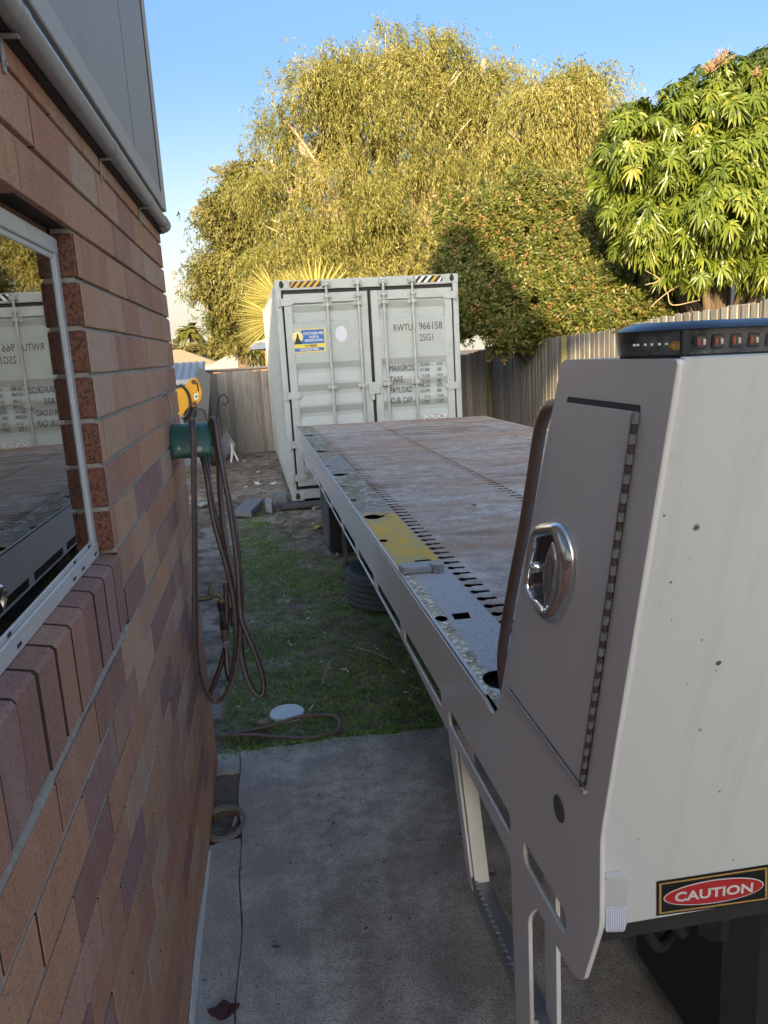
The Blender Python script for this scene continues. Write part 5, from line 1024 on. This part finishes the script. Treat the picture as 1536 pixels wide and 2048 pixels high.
# ================================================================== NEIGHBOURING BUILDINGS
M_TAN = mat('tan_roof', (.40,.30,.17), .7, var=.12, scale=2); M_PALE = mat('pale_roof', (.62,.56,.46), .7, var=.1, scale=2); M_WALLP = mat('pale_render', (.45,.40,.33), .85, var=.1)
def roofhouse(name, lab, x0, x1, y0, y1, ze, zr_, mw, mr, over=.4, hip=2.5):
    r_ = thing(name, lab, 'house', ((x0+x1)/2, (y0+y1)/2, 0)); b = MB(); b.box((x0, y0, -.05), (x1, y1, ze), 0); b.build('wall', mw, r_)
    b = MB(); xa, xb, ya, yb = x0-over, x1+over, y0-over, y1+over; ym = (y0+y1)/2
    b.add([(xa,ya,ze),(xb,ya,ze),(xb,yb,ze),(xa,yb,ze),(xa+hip,ym,zr_),(xb-hip,ym,zr_)], [(0,1,5,4),(1,2,5),(2,3,4,5),(3,0,4),(0,3,2,1)]); ro = b.build('roof', mr, r_)
    b = MB(); b.box((xa-.05, ya-.10, ze-.14), (xb+.05, ya, ze+.03)); b.build('gutter', mat('gutter_grey', (.22,.18,.15), .5), ro); return r_
p0, p1 = at(446, 729, 44), at(380, 706, 47)
roofhouse('neighbour_house', 'low house with a sunlit tan hip roof far behind the fence at the left', p0.x-16, p0.x-.4, 44.4, 52, p0.z, p1.z+.25, M_WALLP, M_TAN)
p0, p1 = at(430, 741, 36), at(510, 716, 40)
roofhouse('neighbour_house', 'low house with a pale sunlit roof just above the fence left of the container', p0.x-.3, p0.x+9, 36.4, 44, p0.z, p1.z+.2, mat('orange_brick', (.36,.15,.07), .85, var=.2), M_PALE, .4, 1.2)
# patio roof corner with a blue gutter on an orange brick pier, close behind the back fence
pr_ = thing('patio_roof', 'blue guttered patio roof corner on an orange brick pier behind the back fence', 'patio', tuple(at(530, 900, 21))); pr_.location.z = 0
q = at(503, 703, 20.5); b = MB(); b.box((q.x, q.y, q.z+.05), (q.x+5, q.y+4, q.z+.22)); b.build('fascia', mat('blue_fascia', (.05,.085,.19), .45), pr_)
b = MB(); b.prism([(q.x+.08, q.z+.221), (q.x+4.9, q.z+.221), (q.x+4.9, q.z+1.0), (q.x+1.9, q.z+.75)], 1, q.y+.1, q.y+3.9); b.build('roof_sheet', mat('roof_sheet', (.50,.46,.40), .6, var=.1), pr_)
q2 = at(533, 745, 20.7); b = MB(); b.box((q2.x, q2.y, -.05), (q2.x+.22, q2.y+.22, q.z+.06)); b.build('brick_pier', mat('orange_pier', (.40,.17,.08), .85, var=.25, scale=12), pr_)
q3 = at(425, 741, 20.9); b = MB(); b.box((q3.x, q3.y, -.05), (q2.x+3, q3.y+.2, q3.z-.03)); b.build('low_wall', mat('orange_low_wall', (.42,.17,.08), .85, var=.25, scale=8), pr_)
# grey house behind the mango tree
q = at(1265, 660, 15.4); gh = thing('grey_house', 'grey painted house wall half hidden behind the mango tree', 'house', (q.x+4, 18, 0))
b = MB(); b.box((q.x, 15.6, -.05), (q.x+9, 22, 3.95)); b.build('wall', mat('grey_wall', (.22,.235,.245), .7, var=.08), gh)
b = MB(); b.prism([(15.2, 3.9), (22.4, 3.9), (18.7, 5.2)], 0, q.x-.3, q.x+9.3); b.build('roof', mat('grey_roof', (.16,.165,.17), .6), gh)
for px in (1352, 1432): d = at(px, 600, 15.5); b = MB(); b.tube([(d.x, 15.54, 0), (d.x, 15.54, 3.9)], .045, 10); b.build('downpipe', mat('blue_grey_pipe', (.10,.14,.22), .45), gh, 60)
for px in (1395, 1500):
    d = at(px, 580, 15.6); b = MB(); b.box((d.x-.35, 15.57, 2.2), (d.x+.35, 15.605, 3.1), 0, 0, None, .01); wn = b.build('window', M_ALU, gh); b = MB(); b.box((d.x-.31, 15.56, 2.24), (d.x+.31, 15.571, 3.06)); b.build('pane', mat('dark_pane', (.02,.025,.03), .08), wn)
# blue-grey garden shed at the far left and corrugated sheets leaning on the fence
q = at(402, 752, 15.6); gs = thing('garden_shed', 'blue grey corrugated shed behind the yellow digger arm', 'shed', (q.x-1.2, 16, 0)); M_SHED = mat('blue_grey_sheet', (.20,.24,.29), .45, var=.1, dirt=.2)
b = MB(); b.box((q.x-2.4, 15.6, -.05), (q.x, 16.7, q.z-.05)); b.build('wall', M_SHED, gs)
b = MB(); n = 60; xs_ = np.linspace(q.x-2.6, q.x+.06, n); vs = [(x, y, z+.012*math.sin(i*2.1)) for (y, z) in ((15.45, q.z-.04), (16.8, q.z+.28)) for i, x in enumerate(xs_)]; b.add(vs, [(i, i+1, n+i+1, n+i) for i in range(n-1)]); b.build('roof', M_SHED, gs, None, False)
b = MB(); b.box((q.x-2.6, 15.36, q.z-.14), (q.x+.06, 15.45, q.z-.04)); b.build('gutter', mat('pale_gutter', (.33,.36,.38), .5), gs)
def lean(name, lab, cat, pxs, y, dy, th, m):
    vs = [at(x, yy, y+(dy if i in (2, 3) else 0)*0) for i, (x, yy) in enumerate(pxs)]; b = MB(); n = len(vs); zt = max(v.z for v in vs)
    f = [Vector((v.x, v.y+dy*(v.z/zt), v.z)) for v in vs]; k_ = [v+Vector((0, th, 0)) for v in f]
    b.add(f+k_, [tuple(range(n)), tuple(range(2*n-1, n-1, -1))]+[(i, (i+1)%n, n+(i+1)%n, n+i) for i in range(n)]); o = b.build(name, m, None); tag(o, lab, cat); return o
lean('steel_sheet', 'tall dark grey green steel sheet standing beside the digger arm', 'steel sheet', [(386,905),(412,905),(420,750),(408,742),(396,736),(391,748)], 15.0, .3, .04, mat('grey_green_sheet', (.05,.062,.065), .5, var=.15))
M_COR = mat('weathered_cement_sheet', (.20,.20,.205), .85, var=.25, scale=10, dirt=.4)
for i, (lst, lab) in enumerate((([(438,918),(462,880),(452,862),(432,900)], 'grey cement sheet in the pile at the foot of the back fence'), ([(442,925),(472,893),(462,880),(437,915)], 'front grey corrugated sheet of the pile by the back fence'))): lean('cement_sheet', lab, 'sheet', lst, 15.6+.0-.25*i, .3, .03, M_COR)
bm = bmesh.new(); bmesh.ops.create_icosphere(bm, subdivisions=3, radius=.2); q = at(428, 908, 15.2)
for v in bm.verts: v.co = Vector((v.co.x*.8, v.co.y*.8, v.co.z*1.25))*(1+.13*math.sin(v.co.x*31+v.co.z*19)*math.cos(v.co.y*27)); v.co += Vector((q.x, 15.2, .22))
me = bpy.data.meshes.new('rubbish_bag'); bm.to_mesh(me); bm.free(); o = link('rubbish_bag', me, M_BLACK, None, 180); tag(o, 'black plastic rubbish bag beside the sheets at the back fence', 'bag')
st = MB(); q = at(463, 925, 15.0); a1 = at(465, 897, 15.0); a2 = at(476, 921, 15.0)
st.tube([q, a1], .022, 4); st.tube([a2, a1], .022, 4); st.tube([a1+Vector((0,0,.0)), a1+Vector((0,0,.10))], .03, 6); o = st.build('white_stake', M_LABELW, None); tag(o, 'small white splayed stake standing in the dirt in front of the back fence', 'stake')
# yellow digger: arm, link, bucket, boom behind the house corner
dg_ = thing('mini_digger', 'yellow mini digger arm with a black bucket showing past the house corner', 'digger', tuple(at(330, 900, 13.4))); dg_.location.z = 0
M_DIG = mat('digger_yellow', (.62,.31,.015), .4, var=.1, dirt=.15); M_DIGB = mat('digger_black', (.015,.016,.02), .45)
def ppx(lst, y): return [at(300+x/3.7225, 500+y/3.7225, y) for x, y in [(a, c) for a, c in lst]]
def dplate(name, lst, y, th, m, par):
    f = [at(300+a/3.7225, 500+c/3.7225, y) for a, c in lst]; k_ = [v+Vector((0, th, 0)) for v in f]; n = len(f); b = MB()
    b.add(f+k_, [tuple(range(n)), tuple(range(2*n-1, n-1, -1))]+[(i, (i+1)%n, n+(i+1)%n, n+i) for i in range(n)]); return b.build(name, m, par)
ar = dplate('arm', rounded([(120,1060),(215,1035),(275,1000),(300,958),(345,955),(372,1010),(388,1060),(378,1110),(345,1168),(295,1163),(262,1195),(225,1250),(120,1280)], 8, 3), 13.3, .26, M_DIG, dg_)
for (x, y, r) in ((325,983,.04),(330,1145,.04)): c = at(300+x/3.7225, 500+y/3.7225, 13.28); b = MB(); b.tube([c, c+Vector((0,.03,0))], r, 14); b.build('pin', mat('rust_pin', (.10,.04,.02), .6), ar, 40)
dplate('decal', [(328,1075),(360,1062),(358,1110),(330,1118)], 13.296, .003, M_LABELW, ar); dplate('emblem', [(338,1085),(352,1080),(350,1100),(340,1104)], 13.292, .003, M_INKB, ar); dplate('black_stripe', [(345,985),(356,990),(366,1050),(358,1055),(348,1010)], 13.296, .003, M_INKB, ar)
b = MB(); c = at(300+200/3.7225, 500+1130/3.7225, 13.28); b.tube(spline([c+Vector((.21*math.cos(t), -.01, .30*math.sin(t))) for t in np.linspace(-1.3, 1.2, 9)], 3), .022, 8); b.build('hydraulic_hose', M_DIGB, ar, 180)
dplate('bucket_link', [(255,1190),(300,1165),(345,1172),(330,1230),(300,1290),(250,1290)], 13.34, .2, M_DIGB, dg_); dplate('bucket', [(300,1240),(350,1190),(395,1200),(420,1290),(400,1420),(330,1540),(250,1560),(220,1430)], 13.4, .55, mat('bucket_grey', (.055,.06,.065), .5, var=.2), dg_)
q = at(260, 900, 14.2); b = MB(); b.box((q.x-1.9, 13.6, .55), (q.x-.2, 15.2, 1.25), 0, 0, None, .05); b.build('engine_body', M_DIG, dg_); b = MB(); b.box((q.x-1.9, 13.5, 0), (q.x-.1, 13.85, .5), 0, 0, None, .08); b.build('track', M_DIGB, dg_); b = MB(); b.box((q.x-1.9, 14.9, 0), (q.x-.1, 15.25, .5), 0, 0, None, .08); b.build('track', M_DIGB, dg_)
# unseen caster added behind the camera, outline fitted to the yard's shadow edge
dx, dy = .35, .937; dx, dy = dx/math.hypot(dx, dy), dy/math.hypot(dx, dy); te = .2126/math.hypot(.35, .937)
def ab(x, y, z): return (x*dy-y*dx, z+te*(x*dx+y*dy))
fx = lambda y: 4.95+.0444*(y-4.6)
tipp = [ab(fx(10.)*1, 10.3, 2.07), ab(fx(11), 11.0, 1.97), ab(fx(12), 12.0, 1.86), ab(fx(13), 13.0, 1.34), ab(fx(13.6), 13.6, .60)]
dpt = [ab(*at(px_, py_, yy)) for px_, py_, yy in ((852,452,14.3), (948,450,14.4), (976,510,14.1), (1040,572,13.2), (1098,640,12.7))]
S0 = -20.
sil = [(-9, None), (-9, 5.26), (-3.2, 5.26), (-2.6, 5.6), (dpt[0][0]-.25, dpt[0][1])]+dpt[1:]+tipp+[(tipp[-1][0]-.05, None)]
def unab(a, z, s_): return (a*dy+s_*dx, -a*dx+s_*dy, z)
caster_root = thing('yard_shade_caster', 'added unseen block behind the camera, outlined to shade the yard', 'house', unab(-5, 0, S0-3))
def extr(name, lst, s0, s1):
    poly = [(a, (b_-te*S0 if b_ is not None else -.05)) for a, b_ in lst]; b = MB(); n = len(poly)
    vs = [unab(a, z, s0) for a, z in poly]+[unab(a, z, s1) for a, z in poly]; b.add(vs, [tuple(range(n)), tuple(range(2*n-1, n-1, -1))]+[(i, (i+1)%n, n+(i+1)%n, n+i) for i in range(n)]); b.build(name, mat('caster_pale', (.55,.50,.44), .9, var=.2, scale=3), caster_root)
ae = tipp[-1][0]-.05; core = [q for q in sil[:-1] if q[0] < ae]
extr('caster_core', core+[(ae, tipp[-1][1]+.6), (ae, None)], S0, S0-5); extr('caster_overhang', [q for q in dpt if q[0] > ae-.6]+tipp+[(ae-.3, tipp[-1][1])], S0+.02, S0-.12)

# ================================================================== GRASS, LITTER, RUBBISH
def gz(x, y): return gheight(x, y)
N = 300000; x = rng.uniform(-.30, 3.2, N); y = 3.74+rng.random(N)**1.15*7.2
mask = .78+.55*fbm(x, y, 1.7, 11)+.35*fbm(x, y, 6, 12)-.9/(1+np.exp(-(y-7.6-1.0*np.exp(-((x+.1)/.35)**2)*2.2)*2.2))-.5*np.exp(-((x+.32)/.16)**2)*(y < 5)+.25*(y < 5.5)
keep = rng.random(N) < np.clip(mask*1.15-.12, 0, 1); x, y = x[keep], y[keep]; y = np.where((y < 3.9) & (rng.random(len(y)) < .35), y-.10*rng.random(len(y))-.02*x, y); ok = x > -.31; x, y = x[ok], y[ok]; n = len(x)
P = np.stack([x, y, np.where(y < 3.75, -.004, gz(x, y)-.004)], 1); D = rng.normal(size=(n,3))*.75+np.array([0,0,.75]); D[:,2] = np.abs(D[:,2])
M_GR = m_leaf('grass_blade', [(0,(.10,.19,.055)),(.45,(.20,.34,.085)),(.74,(.30,.43,.12)),(.9,(.42,.39,.18)),(1,(.60,.54,.34))], .35, .5, .3)
o = leaf_mesh('grass', P, D, rng.normal(size=(n,3)), rng.uniform(.018,.050,n), rng.uniform(.003,.0068,n), np.clip(rng.normal(.42,.22,n)+.25*fbm(x,y,2,13),0,1), M_GR, None, ((0,.8),(.5,1.),(1,.05)), .35)
stuff(o, 'patchy dark green grass with bare spots between the concrete path and the dirt', 'grass')
N = 3600; x = rng.uniform(-.3, 3.0, N); y = 3.75+rng.random(N)**1.3*8; y[:110] = rng.uniform(2.0, 3.72, 110); x[:110] = rng.uniform(-.28, 1.1, 110); P = np.stack([x, y, np.where(y < 3.72, .003, gz(x, y)+.006+.01*rng.random(N))], 1); D = rng.normal(size=(N,3))*np.array([1,1,.25])
M_LIT = m_leaf('fallen_leaf', [(0,(.10,.07,.045)),(.45,(.20,.155,.105)),(.75,(.33,.28,.21)),(1,(.55,.53,.48))], .1, .7, .3)
o = leaf_mesh('leaf_litter', P, D, rng.normal(size=(N,3))*.5+np.array([0,0,1]), np.where(y < 3.72, .45, 1)*rng.uniform(.015,.05,N), np.where(y < 3.72, .5, 1)*rng.uniform(.008,.020,N), rng.random(N)**1.3, M_LIT, None, ((0,.2),(.4,1.),(.75,.7),(1,.05)), -.25)
stuff(o, 'dry fallen leaves and chips scattered over the grass, dirt and concrete', 'leaf litter')
M_RUB = mat('pale_scrap', (.55,.56,.56), .6, var=.2)
def scrap(name, px, py, sz, m, lab, cat, group=None, zz=.02):
    c = onz(px, py, zz); n = 7; b = MB(); r = [sz*random.uniform(.5,1.1) for _ in range(n)]; top_ = [(c.x+r[i]*math.cos(i/n*6.28), c.y+r[i]*.8*math.sin(i/n*6.28), max(gz(np.array(c.x), np.array(c.y)), -.02)+.014+random.uniform(0, sz*.5)) for i in range(n)]
    low = [(a, b_, z-.012) for a, b_, z in top_]; b.add(top_+low, [tuple(range(n)), tuple(range(2*n-1, n-1, -1))]+[(i, (i+1)%n, n+(i+1)%n, n+i) for i in range(n)]); o = b.build(name, m, None); return tag(o, lab, cat, group)
for px, py, sz in ((516,967,.07),(513,962,.05),(515,942,.045),(492,971,.04),(547,968,.07),(488,920,.05),(534,926,.04)): scrap('rubbish_scrap', px, py, sz, M_RUB, 'small pale scrap of rubbish lying on the bare dirt beyond the grass', 'scrap', 'rubbish scraps on the dirt')
scrap('plastic_sheet', 407, 1008, .14, mat('grey_plastic_film', (.36,.40,.40), .35, var=.2), 'crumpled grey plastic film on the ground behind the hanging hose', 'plastic'); scrap('pink_tile', 436, 999, .10, mat('pink_tile', (.42,.20,.17), .7), 'flat pinkish tile piece on the dirt left of the grey panel', 'tile'); scrap('yellow_offcut', 641, 1051, .09, mat('yellow_offcut', (.38,.33,.04), .6), 'short yellow offcut lying on the dirt near the truck mud flap', 'offcut')
def slabpx(name, pxs, th, m, lab, cat):
    v = [onz(*q, th) for q in pxs]; lo = [Vector((a.x, a.y, -.02)) for a in v]; b = MB(); n = len(v); b.add(v+lo, [tuple(range(n)), tuple(range(2*n-1, n-1, -1))]+[(i, (i+1)%n, n+(i+1)%n, n+i) for i in range(n)]); return tag(b.build(name, m, None), lab, cat)
slabpx('cement_board', [(469,1020),(502,1022),(526,998),(495,996)], .06, mat('cement_board', (.16,.17,.19), .6, var=.3, scale=9), 'flat dark grey panel lying on the dirt left of the container', 'panel')
slabpx('loose_block', [(530,1003),(543,1007),(545,998),(532,994)], .12, mat('loose_block', (.26,.27,.29), .8, var=.2, scale=20), 'small grey block beside the flat panel on the dirt', 'block')
b = MB(); b.tube(spline([onz(627,1018,.03), onz(645,1013,.03), onz(665,1010,.03)], 4), .03, 6); tag(b.build('grey_stick', mat('grey_stick', (.30,.29,.26), .9), None, 180), 'grey timber stick on the dirt under the far end of the tray', 'stick')
M_TW = mat('bleached_twig', (.32,.28,.21), .9, var=.3)
for q, lab in (([(645,1365),(652,1345),(660,1325),(668,1315)], 'short bleached twig on the grass closer to the hanging hose'), ([(708,1291),(730,1300),(752,1306),(778,1318)], 'bleached forked twig on the grass nearest the truck rail')):
    b = MB(); b.tube(spline([onz(*p, .012) for p in q], 5), .004, 6); tag(b.build('twig', M_TW, None, 180), lab, 'twig', 'twigs on the grass')
q = onz(447, 2020, .004); b = MB(); lf = [(q.x+.045*math.cos(t)*(1+.2*math.sin(3*t)), q.y+.028*math.sin(t)*(1+.25*math.cos(4*t)), .003+.004*(1+math.sin(5*t))) for t in np.linspace(0, 6.2832, 25)[:-1]]
b.add(lf+[(a, c, .0005) for a, c, z in lf], [tuple(range(24)), tuple(range(47, 23, -1))]+[(i, (i+1)%24, 24+(i+1)%24, 24+i) for i in range(24)]); tag(b.build('dead_leaf', mat('dark_red_leaf', (.06,.02,.015), .6), None), 'dark red dead leaf on the concrete strip at the wall foot', 'leaf')
